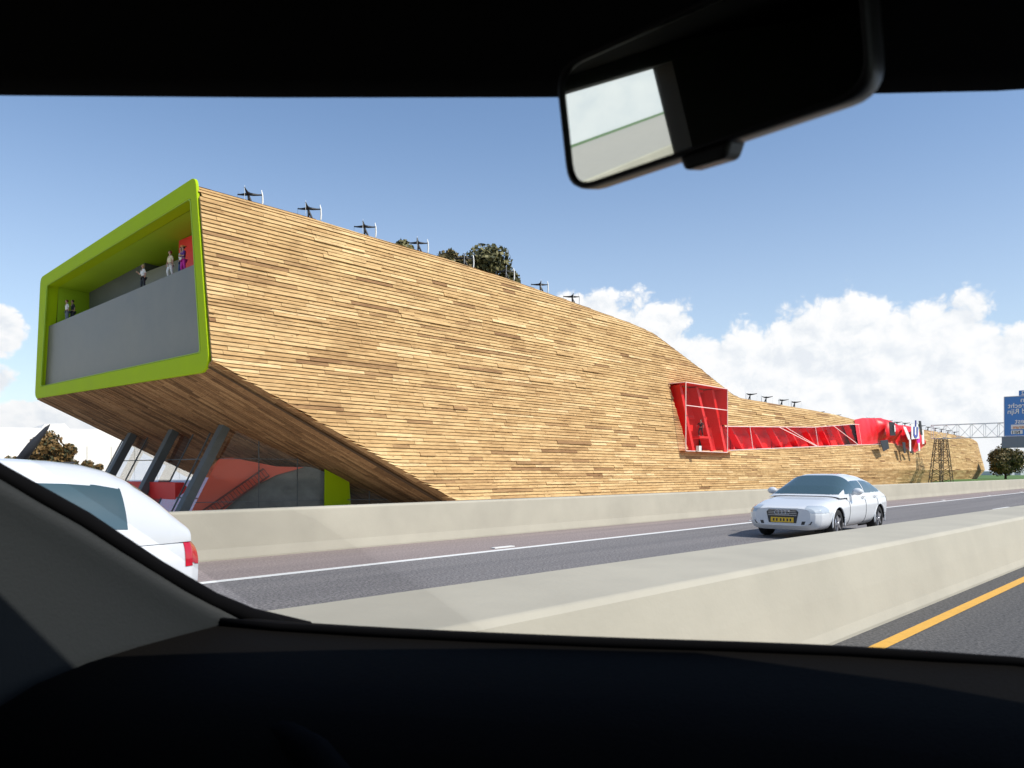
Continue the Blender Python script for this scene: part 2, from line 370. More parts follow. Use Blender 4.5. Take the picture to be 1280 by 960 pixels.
def barrier(name, label, prof, T0, T1):
    """prof(t) -> list of (D,z) going round"""
    mb = MB(); n = int((T1-T0)/3)
    rows = [[(t, d, z) for d, z in prof(t)] for t in [T0+(T1-T0)*i/n for i in range(n+1)]]
    mb.grid(rows); mb.f.append(list(range(len(rows[0])))); mb.mi.append(0); mb.sm.append(False)
    b = len(mb.v)-len(rows[0]); mb.f.append(list(range(b, len(mb.v)))); mb.mi.append(0); mb.sm.append(False)
    return tag(mb.build(name, 'barrier', rot=ROADROT, bevel=.02), label, 'barrier')
def pn(t):
    a = near(min(t, 90)); b = nearfar(min(t, 90)); ta = a+.26
    return [(a+.03, -.3), (a+.03, .03), (a+.06, .12), (a+.12, .4), (ta-.06, .73), (ta-.02, .77), (b-.03, .79), (b, .76), (b+.02, .1), (b+.05, -.3)]
barrier('concrete_barrier', 'wide cream concrete median barrier closest to the camera, running past the bottom right', pn, T0, T1)
def pf(t):
    a = farb(t)
    return [(a, -.6), (a, .03), (a+.04, .2), (a+.10, .84), (a+.13, .87), (a+.40, .87), (a+.43, .84), (a+.47, -.6)]
barrier('concrete_barrier', 'long cream concrete barrier along the far roadside in front of the timber building', pf, -40, 185)

# ------------------------------------------------------------------ the building (local frame = road frame, origin at ground by the frame)
bld = thing('timber_building', 'long angular building clad in pale timber boards with a lime green framed open end', 'building', 0, 0, 0)
HT = [(23.6, 19.75), (33, 19.7), (38, 19.55), (45.6, 19.4), (53.5, 19.1), (64, 18.4), (74, 17.7), (77.5, 17.25), (80, 16.5), (83, 15.57), (86.4, 14.5), (91, 12.95), (95.2, 11.55), (97.5, 11.2),
      (104, 11.13), (121, 11.0), (131, 10.8), (140, 10.4), (156, 10.35), (176, 10.35), (200, 10.2), (219, 9.85), (222, 9.6)]
def H(t): return interp(HT, t)
def Dz(z, t, top=True):
    d = 48.2-(19.65-z)*.15
    g_ = sm((t-45)/110); zc = 2.0+6*(1-g_)*0
    if z < zc: d += (zc-z)*.55*g_
    if top:
        q = H(t)-z
        if q < 1.1: d += (1.1-q)**2*.62
    return d
ZS = lambda t: 7.95-.468*(t-24)        # soffit height
def zlow(t): return max(ZS(t)+.5, -2.0)
def tend(z):   # slanted far end
    return 222.2+(225.8-222.2)*(9.8-z)/7.85 if z > 1.95 else 225.8-(1.95-z)*2.1
HOLE_LO = [(78.6, 3.95), (90.3, 4.2), (119, 5.36), (136, 6.04), (150, 6.5)]
HOLE_HI = [(90.4, 7.15), (91.2, 7.18), (120, 8.29), (137.8, 9.57), (150, 9.9)]
def hole(t):
    if t < 78.3 or t > 150: return None
    if t < 90.4: return (3.95+.02*(t-78.6), 11.35)
    return (interp(HOLE_LO, t), interp(HOLE_HI, t))
rows = []; z = -2.0
rr = random.Random(3)
while z < 19.9:
    hgt = rr.choice([.22, .25, .26, .27, .28, .30]); rows.append((z, min(z+hgt, 19.95))); z += hgt
def clipped(t0, t1, za, zb, fn):
    """call fn for the board piece, cutting at roofline, soffit and window"""
    # pieces in t: fine when near a boundary
    near_edge = False
    for t in (t0, (t0+t1)/2, t1):
        if zb > H(t)-.7 or za < zlow(t)+.7 or hole(t) or t1 > 218: near_edge = True
    n = max(1, int((t1-t0)/(.25 if 77 < t0 < 92 else .6))) if near_edge else 1
    for k in range(n):
        a = t0+(t1-t0)*k/n; b = t0+(t1-t0)*(k+1)/n
        lo_a, lo_b = max(za, zlow(a)), max(za, zlow(b)); hi_a, hi_b = min(zb, H(a)), min(zb, H(b))
        if lo_a >= hi_a-.005 and lo_b >= hi_b-.005: continue
        lo_a = min(lo_a, hi_a); lo_b = min(lo_b, hi_b)
        ho = hole((a+b)/2)
        zc_ = (lo_a+hi_a)/2
        if ho and (a+b)/2 > (78.35+(11.4-zc_)*.32 if 3.9 < zc_ < 11.4 else 78.9):
            h0, h1 = ho
            if lo_a >= h0-.02 and hi_a <= h1+.02: continue
            if lo_a < h0 < hi_a: hi_a = hi_b = h0
            elif lo_a < h1 < hi_a: lo_a = lo_b = h1
        te_a = tend(za)
        if a >= te_a: continue
        b = min(b, te_a+.0)
        fn(a, b, lo_a, hi_a, lo_b, hi_b, n, k)
mb = MB(); base = MB()
for (za, zb) in rows:
    t = 24.15-rr.uniform(0, 2.5)
    while t < 226:
        L = rr.choice([1.6, 2.6, 3.4, 4.4, 5.2]); t1 = t+L
        if t1 < 24.4: t = t1; continue
        ta = max(t, 24.15)+.008; lift = .03+rr.random()*.035; skew = rr.uniform(-.006, .006)
        if rr.random() < .02: lift += .06
        verts_prev = []
        def emit(a, b, la, ha, lb, hb, n, k):
            def P(t_, z_, o): return (t_, Dz(z_, t_)-o, z_)
            ob = lift+.055; ot = lift-.02
            g_ = .017
            la += g_; lb += g_
            if ha <= la: ha = la+.001
            if hb <= lb: hb = lb+.001
            vs = [P(a, la, ob), P(b, lb, ob), P(b, hb, ot), P(a, ha, ot), P(a, la, -.05), P(b, lb, -.05), P(b, hb, -.05), P(a, ha, -.05)]
            verts_prev.append(vs)
        clipped(ta, t1-.008, za, zb, emit)
        # merge consecutive pieces into one island
        run = []
        def flush(run):
            if not run: return
            ring = [run[0]]; V = []
            V += [run[0][0], run[0][3], run[0][4], run[0][7]]
            F = [(0, 1, 3, 2)]
            for q in run:
                V += [q[1], q[2], q[5], q[6]]; i = len(V)-8
                F += [(i, i+4, i+5, i+1), (i, i+2, i+6, i+4), (i+1, i+5, i+7, i+3)]
            i = len(V)-4; F += [(i, i+2, i+3, i+1)]
            mb.add(V, F)
        for q in verts_prev:
            if run and (abs(run[-1][1][0]-q[0][0]) > 1e-4 or abs(run[-1][1][2]-q[0][2]) > 1e-3 or abs(run[-1][2][2]-q[3][2]) > 1e-3): flush(run); run = []
            run.append(q)
        flush(run)
        t = t1
mb.build('timber_cladding', 'wood', bld, fixn=False)
# backing surface behind the boards
bk = MB()
tl = sorted(set([24.15+i*1.5 for i in range(0, 133)]+[78.9, 90.4, 150.0, 221.0]))
tl = [t for t in tl if t < 221.1]
for a, b in zip(tl, tl[1:]):
    ho = hole((a+b)/2) if (a+b)/2 > 78.9 else None
    spans = [(max(zlow(a), -2), H(a)-.03, max(zlow(b), -2), H(b)-.03)]
    if ho:
        ha, hb = hole(a+.01) or ho, hole(b-.01) or ho
        spans = [(spans[0][0], ha[0], spans[0][2], hb[0]), (ha[1], spans[0][1], hb[1], spans[0][3])]
    for la, ua, lb, ub in spans:
        n = 5
        for k in range(n):
            f0, f1 = k/n, (k+1)/n
            p = lambda t, lo, hi, f: (t, Dz(lo+(hi-lo)*f, t)+.06, lo+(hi-lo)*f)
            bk.quad(p(a, la, ua, f0), p(b, lb, ub, f0), p(b, lb, ub, f1), p(a, la, ua, f1))
bk.build('facade_backing', 'backing', bld, fixn=False)
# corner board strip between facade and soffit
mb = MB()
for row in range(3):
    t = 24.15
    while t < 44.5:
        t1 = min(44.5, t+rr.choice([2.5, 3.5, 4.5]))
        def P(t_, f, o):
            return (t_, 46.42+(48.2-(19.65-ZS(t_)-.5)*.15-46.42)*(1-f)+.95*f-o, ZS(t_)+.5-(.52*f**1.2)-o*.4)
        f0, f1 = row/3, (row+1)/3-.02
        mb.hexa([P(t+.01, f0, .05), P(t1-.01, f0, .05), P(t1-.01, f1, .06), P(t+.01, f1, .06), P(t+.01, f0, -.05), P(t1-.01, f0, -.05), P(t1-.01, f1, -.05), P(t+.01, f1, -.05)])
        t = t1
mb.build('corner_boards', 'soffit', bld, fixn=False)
# soffit boards
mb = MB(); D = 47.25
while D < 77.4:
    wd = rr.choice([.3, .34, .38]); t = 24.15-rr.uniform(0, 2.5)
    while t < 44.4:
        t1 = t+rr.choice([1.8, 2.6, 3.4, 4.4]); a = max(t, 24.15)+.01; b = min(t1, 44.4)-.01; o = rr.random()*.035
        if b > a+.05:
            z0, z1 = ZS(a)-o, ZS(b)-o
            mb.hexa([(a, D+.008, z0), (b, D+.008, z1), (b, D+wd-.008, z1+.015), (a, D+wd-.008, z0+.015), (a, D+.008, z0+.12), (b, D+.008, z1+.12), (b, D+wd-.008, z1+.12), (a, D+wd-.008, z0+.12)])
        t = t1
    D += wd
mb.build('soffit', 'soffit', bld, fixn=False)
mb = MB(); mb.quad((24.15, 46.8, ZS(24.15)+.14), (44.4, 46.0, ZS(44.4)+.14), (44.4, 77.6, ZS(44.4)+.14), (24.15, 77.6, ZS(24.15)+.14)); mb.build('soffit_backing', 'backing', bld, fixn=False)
# roof and back wall, far end
mb = MB()
rt = [24.1]+[t for t, _ in HT[1:]]
mb.grid([[(t, Dz(H(t), t)+.02, H(t)-.02), (t, 62, H(t)-.7), (t, 76.2, H(t)-1.6)] for t in rt]); mb.build('roof', 'backing', bld)
mb = MB(); mb.grid([[(t, 76.2, H(t)-1.6), (t, 77.6, (ZS(t) if t < 44.4 else -2.0)+.15)] for t in [24.1, 33, 44.3, 44.5, 64, 78, 97, 140, 200, 222]]); mb.build('rear_wall', 'soffit', bld)
mb = MB()
e = [(tend(z)-.02, Dz(z, 222)+.03, z) for z in (9.55, 6, 1.95, -2)]
mb.add(e+[(222, 76.2, 8.0), (224, 77.6, -2)], [(0, 1, 2, 3, 5, 4)]); mb.build('end_wall', 'soffit', bld)

# green frame
def rloop(pts, r, n=7):
    out = []; N = len(pts)
    for i in range(N):
        p0, p, p1 = Vector(pts[i-1]), Vector(pts[i]), Vector(pts[(i+1) % N]); rad = r[i] if isinstance(r, (list, tuple)) else r
        a = p+(p0-p).normalized()*rad; b = p+(p1-p).normalized()*rad
        for k in range(n+1):
            f = k/n; out.append((a*(1-f)**2+p*2*f*(1-f)+b*f*f))
    return out
outer = rloop([(48.42, 20.14), (76.35, 18.3), (77.75, 7.95), (46.62, 7.72)], [.6, .6, .7, 1.3])
inner = rloop([(49.05, 18.93), (74.9, 17.40), (76.4, 8.90), (47.75, 9.0)], [.35, .25, .3, .3])
mb = MB()
cur = [(24.24, outer), (24.07, outer), (24.05, [o.lerp(i, .03) for o, i in zip(outer, inner)]), (24.05, [o.lerp(i, .96) for o, i in zip(outer, inner)]), (24.09, inner), (25.0, inner)]
mb.grid([[(t, p.x, p.y) for p in lp] for t, lp in cur], True); mb.build('green_frame', 'green', bld)
mb = MB()
lp2 = [o.lerp(Vector((61, 13.5)), .012) for o in inner]
mb.grid([[(24.05, p.x, p.y) for p in inner], [(24.05, p.x, p.y) for p in [o.lerp(Vector((61, 13.5)), .010) for o in inner]], [(24.16, p.x, p.y) for p in [o.lerp(Vector((61, 13.5)), .010) for o in inner]]], True)
mb.build('frame_shadow_gap', 'greenin', bld)
# grey screen wall under the balcony
mb = MB(); mb.hexa([(24.45, 47.5, 8.7), (24.45, 76.6, 8.7), (24.65, 76.6, 8.7), (24.65, 47.5, 8.7), (24.45, 48.2, 14.86), (24.45, 75.9, 14.05), (24.65, 75.9, 14.05), (24.65, 48.2, 14.86)])
mb.build('screen_wall', 'concrete', bld)
def zf(D): return 14.86+(D-48.2)*(14.05-14.86)/27.7
mb = MB(); mb.hexa([(24.65, 48.1, zf(47.4)-.4), (24.65, 76.6, zf(76.6)-.4), (42, 76.6, zf(76.6)-.4), (42, 48.1, zf(47.4)-.4), (24.65, 48.1, zf(47.4)-.02), (24.65, 76.6, zf(76.6)-.02), (42, 76.6, zf(76.6)-.02), (42, 48.1, zf(47.4)-.02)])
mb.build('balcony_floor', 'concrete', bld)
mb = MB(); mb.add([(25.0, 48.6, 18.93), (25.0, 75.2, 17.4), (41, 75.2, 16.6), (41, 48.6, 18.0)], [(0, 1, 2, 3)]); mb.build('balcony_ceiling', 'greenin', bld)
mb = MB(); mb.quad((25.0, 75.3, 13.9), (25.0, 74.9, 17.45), (41, 74.9, 17.2), (41, 75.3, 13.9)); mb.build('balcony_side_wall', 'greenin', bld)
mb = MB(); mb.quad((25.0, 48.3, 14.6), (25.0, 49.0, 19.0), (41, 49.0, 18.5), (41, 48.3, 14.6)); mb.build('balcony_side_wall', 'redin', bld)
mb = MB(); mb.box(27.0, 27.3, 51.5, 56.85, 14, 18.35); mb.build('balcony_back_wall', 'redin', bld)
mb = MB(); mb.quad((40.6, 61, 14), (40.6, 76, 14), (40.6, 76, 18.5), (40.6, 61, 19)); mb.build('balcony_back_wall', 'darkgrey', bld)
mb = MB(); mb.box(27.4, 40, 63.4, 74.6, 14.0, 18.4); mb.build('balcony_core', 'darkgrey', bld)
mb = MB(); mb.box(27.2, 27.4, 56.9, 63.3, 14.3, 17.1); mb.build('inner_parapet', 'concrete', bld)

# under the cantilever: columns, glass, red stair hall
for (D, t0, t1) in [(56.5, 27.0, 30.35), (65.0, 27.2, 30.45), (73.0, 27.2, 30.45)]:
    mb = MB(); z0, z1 = -1.9, ZS(t1)-.0
    dx = (t1-t0)/(z1+1.35)*(z0+1.35)
    a, b = (t0+dx, D, z0), (t1, D, z1)
    mb.bar(a, b, .62, .75, (0, 1, 0)); mb.build('column', 'steel', bld, bevel=.03)
def tg(z, base=27.9): return base+(z+1.35)*(3.3/6.5)
mb = MB(); mb.quad((tg(-1.8), 56.8, -1.8), (tg(-1.8), 76.2, -1.8), (tg(4.55), 76.2, 4.55), (tg(4.75), 56.4, 4.75))
mb.build('front_glazing', 'glass', bld, fixn=False)
mb = MB()
for D in [57.3, 59.8, 62.6, 66.8, 71, 74.5, 76.2]: mb.bar((tg(-1.8), D, -1.8), (tg(4.6), D, 4.6), .09, .12, (0, 1, 0))
for z in (-.4, 2.55): mb.bar((tg(z), 56.8, z), (tg(z), 76.2, z), .07, .07)
mb.build('glazing_bars', 'steel', bld)
def DG(t): return 56.3-(t-30)*.33
mb = MB(); mb.add([(tg(-1.8), DG(tg(-1.8)), -1.8), (44.0, DG(44), -1.8), (43.6, DG(43.6), ZS(43.6)), (tg(4.9), DG(31), 4.75)], [(0, 1, 2, 3)])
mb.build('side_glazing', 'glass', bld, fixn=False)
mb = MB()
for t in (32.6, 35.4, 38.2, 41.0): mb.bar((t, DG(t), -1.8), (t, DG(t), ZS(t)+.05), .06, .06)
for z in (2.55, -.7):
    te = 24+(7.95-z)/.468; mb.bar((tg(z), DG(tg(z))-.02, z), (te, DG(te)-.02, z), .05, .05)
mb.build('glazing_bars', 'steel', bld)
# red volumes seen through the glass
RED = [(28.97, 59.88, -2.02), (30.39, 58.86, 1.86), (31.0, 58.41, 2.61), (31.72, 57.89, 2.67), (34.39, 55.95, 1.99), (36.11, 54.69, 1.93), (34.39, 55.95, 1.3), (33.07, 56.9, 0.48), (32.2, 57.54, -0.32), (30.67, 58.65, -2.05)]
GREY = [(30.58, 58.72, -2.05), (33.07, 56.9, 0.92), (34.39, 55.95, 1.61), (35.92, 54.84, 1.99), (37.46, 53.71, 1.87), (37.46, 53.71, -2.15)]
STAIR = [(29.35, 59.61, -2.03), (33.65, 56.48, 1.8)]
mb = MB(); mb.prism(RED, (.18, .25, 0)); mb.build('red_stair_wall', 'redhall', bld)
mb = MB(); mb.box(28.3, 43.5, 60.2, 75, -1.9, .75); mb.build('red_counter', 'redin', bld)
mb = MB(); mb.prism([(t+.25, D+.35, z) for t, D, z in GREY], (.18, .25, 0)); mb.build('grey_inner_wall', 'inner', bld)
mb = MB(); mb.prism([(37.05, 53.3, -1.9), (39.6, 53.2, -1.9), (39.4, 53.2, .72), (37.1, 53.3, 1.78)], (.1, .2, 0)); mb.build('green_inner_wall', 'green', bld)
mb = MB()
a, b = Vector(STAIR[0])+Vector((-.25, -.35, 0)), Vector(STAIR[1])+Vector((-.25, -.35, 0))
dn = Vector((.35, -.25, -.55))
for off in (0, 1): mb.bar(a+dn*off, b+dn*off, .08, .13)
for k in range(24):
    p = a.lerp(b, k/23); mb.bar(p, p+dn, .12, .04)
mb.build('staircase', 'stair', bld)
mb = MB(); mb.box(28, 44, 51.5, 76, -1.95, -1.72); mb.build('floor_slab', 'concrete', bld)

# red box window (juts out) and long red strip
def FS(t, z, o=0.0): return (t, Dz(z, t, False)-o, z)
mb = MB()
# recess: back, floor, ceiling, ends
mb.quad((80.8, 45.75, 3.9), (80.9, 50.2, 3.9), (78.5, 50.2, 11.5), (78.3, 46.9, 11.5))
mb.quad((78.4, 50.2, 3.6), (91.2, 50.2, 3.6), (91.2, 50.2, 11.6), (78.4, 50.2, 11.6))
mb.quad((78.75, 45.02, 3.93), (90.8, 45.02, 3.93), (91.2, 50.2, 3.93), (78.6, 50.2, 3.93))
mb.quad((78.75, 45.02, 11.46), (88.6, 45.02, 11.46), (91.2, 50.2, 11.46), (78.3, 50.2, 11.46))
mb.quad((88.6, 45.02, 7.2), (88.6, 47.1, 7.2), (88.6, 47.1, 11.46), (88.6, 45.02, 11.46)); mb.quad((90.4, 46.6, 7.1), (90.9, 50.2, 7.1), (90.9, 50.2, 11.5), (90.4, 47.2, 11.5))
for a, b in zip([90.4, 100, 110, 119, 128, 138], [100, 110, 119, 128, 138, 150.5]):
    la, ha, lb, hb = interp(HOLE_LO, a), interp(HOLE_HI, a), interp(HOLE_LO, b), interp(HOLE_HI, b)
    mb.quad((a, 48.6, la-.3), (b, 48.6, lb-.3), (b, 48.6, hb+.3), (a, 48.6, ha+.3))
    mb.quad(FS(a, la+.01), FS(b, lb+.01), (b, 48.7, lb+.01), (a, 48.7, la+.01))
    mb.quad(FS(a, ha-.01), FS(b, hb-.01), (b, 48.7, hb-.01), (a, 48.7, ha-.01))
mb.quad((150.5, 45.6, 5.5), (150.5, 49.7, 5.5), (150.5, 49.7, 10.4), (150.5, 46.4, 10.4)); mb.quad((145, 48.62, 5.5), (158, 48.62, 5.5), (158, 48.62, 10.4), (145, 48.62, 10.4))
mb.build('red_recess', 'redin', bld, fixn=False)
mb = MB()
for t, e_ in ((79.4, 2.3), (83.2, 3.0), (86.9, 2.6)): mb.bar((t, 46.6, 11.4), (t+e_, 46.2, 3.95), .5, 1.15, (0, 1, 0))
mb.bar((80.6, 49.5, 3.9), (86.2, 49.5, 8.6), .3, .3); mb.bar((78.7, 48.6, 8.2), (90.0, 48.6, 8.2), .35, .35)
for t in (94, 100, 106, 112, 118, 124, 130, 136, 142):
    hi = interp(HOLE_HI, t)-.02; lo = interp(HOLE_LO, t+2.4)+.02
    mb.bar((t, 47.7, hi), (t+2.6, 47.3, lo), .25, .95, (0, 1, 0))
mb.bar((91, 48.4, 5.9), (149, 48.4, 8.2), .2, .3)
for t in (96.5, 104, 109): mb.box(t, t+2.6, 48.1, 48.5, 4.2, 6.3)
mb.build('red_beam', 'red', bld)
mb = MB()
mb.quad((78.75, 45, 3.9), (88.6, 45, 3.9), (88.6, 45, 11.5), (78.75, 45, 11.5))
mb.quad((78.75, 45, 3.9), (78.75, 45, 11.5), (78.3, 47.0, 11.5), (80.6, 45.8, 3.9))
for a, b in zip([90.4, 104, 119, 136], [104, 119, 136, 150]):
    mb.quad(FS(a, interp(HOLE_LO, a), .02), FS(b, interp(HOLE_LO, b), .02), FS(b, interp(HOLE_HI, b), .02), FS(a, interp(HOLE_HI, a), .02))
mb.build('red_glazing', 'redglass', bld, fixn=False)
mb = MB(); W_ = .08
for a, b in [((78.75, 44.98, 3.9), (78.75, 44.98, 11.5)), ((88.6, 44.98, 3.9), (88.6, 44.98, 11.5)), ((78.75, 44.98, 8.95), (88.6, 44.98, 8.95)), ((78.75, 44.98, 3.9), (88.6, 44.98, 3.9)), ((78.75, 44.98, 11.5), (88.6, 44.98, 11.5)), ((78.75, 44.98, 11.5), (78.25, 47.0, 11.45))]:
    mb.bar(a, b, W_)
for a, b in zip([90.4, 119, 136], [119, 136, 150]):
    mb.bar(FS(a, interp(HOLE_HI, a), .08), FS(b, interp(HOLE_HI, b), .08), .10); mb.bar(FS(a, interp(HOLE_LO, a), .08), FS(b, interp(HOLE_LO, b), .08), .10)
for t in (97.3, 119.5, 138.6): mb.bar(FS(t, interp(HOLE_LO, t), .09), FS(t, interp(HOLE_HI, t), .09), .08)
mb.bar(FS(106.2, interp(HOLE_HI, 106.2), .1), FS(119, interp(HOLE_LO, 119), .1), .09)
mb.bar(FS(108.4, interp(HOLE_HI, 108.4), .12), FS(119.3, interp(HOLE_LO, 119.3), .12), .07)
mb.bar(FS(127, interp(HOLE_HI, 127), .1), FS(137, interp(HOLE_LO, 137), .1), .09)
mb.build('window_frame', 'pinkwhite', bld)
# end fold: crumpled red sheets with hangings
mb = MB(); rr2 = random.Random(11)
top = [(137.0, 10.25), (141, 10.75), (146, 10.95), (150, 11.2), (155.5, 10.95), (160, 10.35), (165, 10.5), (169.6, 10.35), (173.3, 9.7), (175.2, 8.4), (176.2, 7.1)]
bot = [(137.0, 6.0), (141, 6.2), (146, 6.5), (150, 6.75), (153, 6.85), (156.5, 6.75), (160, 6.4), (165, 5.8), (168.8, 5.3), (172.5, 6.1), (176, 6.9)]
rws = []
NS = 110
for i in range(NS+1):
    t = 137.0+(176.2-137.0)*i/NS
    za, zb = interp(top, t), interp(bot, t); env = math.sin(math.pi*i/NS)**.5*sm((t-136)/15)
    fold = 1.0+.55*math.sin(t*.9+.6*math.sin(t*.37))+.35*math.sin(t*2.3)+.2*abs(math.sin(t*4.1))
    col_ = []
    for k in range(13):
        f = k/12; z_ = za+(zb-za)*f
        b_ = env*fold*math.sin(math.pi*min(1, f*1.15+.02))**.6*(1+.25*math.sin(6*f+t*.6)) if f*1.15+.02 < 1 else 0
        sw = .5*math.sin(t*1.1)*f*env
        col_.append((t+sw, Dz(max(z_, 3), t, False)-.1-.9*max(0, b_), z_))
    rws.append(col_)
mb.smooth = True
mb.grid(rws); mb.build('folded_red_sheet', 'redfabric', bld, fixn=False)
def hang(name, m, poly, D, mm=None):
    mb = MB(); mb.prism([(t, D, z) for t, z in poly], (0, .08, 0)); return mb.build(name, m, bld)
hang('hanging_banner', 'black', [(147.3, 10.3), (150.3, 10.3), (150.9, 8.0), (147.9, 7.9)], 44.3)
hang('hanging_banner', 'cloth_white', [(149.4, 9.8), (149.9, 9.8), (150.1, 8.7), (149.7, 8.6)], 44.1)
hang('hanging_banner', 'cloth_white', [(155.2, 9.8), (156.8, 9.8), (160.2, 7.6), (158.4, 7.5)], 44.3)
hang('hanging_banner', 'cloth_white', [(158.6, 7.6), (159.6, 7.6), (159.6, 5.4), (158.8, 5.4)], 44.2)
hang('hanging_banner', 'cloth_white', [(159.0, 10.4), (164.0, 10.6), (164.2, 7.9), (159.4, 7.6)], 44.0)
hang('hanging_banner', 'black', [(163.2, 11.2), (164.6, 11.2), (165.6, 8.6), (164.4, 8.6)], 43.8)
hang('hanging_banner', 'magenta', [(163.2, 7.9), (165.4, 8.2), (165.2, 7.0), (163.8, 6.9)], 44.2)
hang('hanging_banner', 'cloth_white', [(163.9, 7.0), (164.9, 7.1), (165.1, 5.6), (164.2, 5.5)], 44.1)
hang('hanging_banner', 'cloth_white', [(166.4, 9.6), (167.8, 9.7), (168.3, 7.0), (166.9, 6.9)], 44.2)
hang('hanging_banner', 'charcoal', [(143.5, 6.9), (147.5, 7.2), (148.3, 5.7), (145.2, 5.1)], 44.6)
hang('hanging_banner', 'charcoal', [(155.8, 7.0), (157.6, 7.0), (157.9, 5.0), (156.8, 5.0)], 44.6)
hang('hanging_banner', 'charcoal', [(159.8, 6.3), (161.0, 6.4), (162.2, 5.3), (161.0, 5.0)], 44.6)
cb = MB()   # blue crest on the white banner
arc = [(161.6+1.35*math.cos(a), 9.05+.8*math.sin(a)-.35) for a in [math.pi+math.pi*i/10 for i in range(11)]]
arci = [(161.6+.62*math.cos(a), 9.05+.35*math.sin(a)-.30) for a in [math.pi*2-math.pi*i/10 for i in range(11)]]
cb.prism([(t, 43.9, z) for t, z in [(160.25, 10.0)]+arc+[(162.95, 10.0), (162.22, 10.0)]+arci+[(160.98, 10.0)]], (0, .05, 0))
for t in (161.3, 161.75): cb.bar((t, 43.92, 10.0), (t, 43.92, 11.2), .12)
cb.build('blue_crest', 'blueprint', bld)

# small spotlight on the window sill
mb = MB(); mb.box(80.9, 81.4, 44.5, 44.9, 3.9, 4.5); mb.build('sill_lamp', 'white', bld)

# ------------------------------------------------------------------ roof turbines (one prototype, copied)
def make_turbine():
    r = thing('roof_turbine', '', 'wind turbine')
    mb = MB(); mb.tube([(0, 0, 0), (.03, 0, .9), (0, 0, 1.32)], [.06, .075, .07], 8); mb.tube([(.42, -.1, 0), (.34, -.08, .42), (.12, -.02, .95), (0, 0, 1.25)], [.05, .075, .07, .06], 8)
    mb.build('mast', 'black', r)
    mb = MB(); mb.smooth = True
    mb.tube([(0, 0, 1.26), (0, 0, 1.42)], [.13, .10], 10)
    for a in (28, 148, 268):
        c, s = math.cos(R(a)), math.sin(R(a)); pts = [(c*q, s*q, 1.30+.12*q*q) for q in (0.05, .35, .65, .95)]
        mb.tube(pts, [.11, .09, .06, .045], 6)
    mb.build('rotor_arms', 'black', r)
    for a in (28, 148, 268):
        mb = MB(); c, s = math.cos(R(a)), math.sin(R(a))
        zt_ = 1.72 if a == 28 else 1.58; pts = [(.95*c*k, .95*s*k, z) for z, k in ((.45, .94), (.7, .99), (1.0, 1.02), (1.4, 1.0), (zt_, .93))]
        mb.tube(pts, [.03, .055, .06, .055, .03] if a == 28 else [.008, .012, .013, .012, .008], 8); mb.build('blade', 'white' if a == 28 else 'gsteel', r)
    return r
TB = [(28.2, 19.75), (32.9, 19.65), (37.9, 19.5), (43.3, 19.4), (48.6, 19.2), (53.9, 19.05), (58.8, 18.7), (63.8, 18.35), (103.8, 11.1), (108.9, 11.05), (114.3, 11.0), (118.9, 11.0), (128.4, 10.0), (135.7, 9.9)]
TB += [(152.4, 10.2), (157.7, 10.2), (162.9, 10.25), (168.8, 10.25), (174, 10.3), (179.4, 10.3), (185.2, 10.25), (190.6, 10.2), (196.3, 10.2), (201.6, 10.15), (207.1, 10.05), (212.9, 9.95)]
proto = make_turbine()
ords = ['first', 'second', 'third', 'fourth', 'fifth', 'sixth', 'seventh', 'eighth']
for i, (t, z) in enumerate(TB):
    if i < 8: lab = 'roof turbine with a white blade, %s to the right of the green frame' % ords[i]
    elif i < 14: lab = 'dark roof turbine on the low middle roof, %s past the steep slope' % ords[i-8]
    elif i < 20: lab = 'tiny dark turbine of the far row above the folded red end, %s from left' % ords[i-14]
    else: lab = 'tiny dark turbine on the far roof end, %s counted from the right' % ords[25-i]
    rot = R(-42) if i < 8 else R(130+(i*17) % 25)
    if i == 0:
        o = proto; o.location = W(t, 49.3, z-.75); o.rotation_euler = (0, 0, ANG+rot); o['label'] = lab
    else: o = copy_thing(proto, t, 49.3, z-.15-(.32 if i < 8 else .1), rot, lab)
    o['group'] = 'small wind turbines along the roof edge'
    if i >= 8: o.scale = (.95, .95, 1.05)

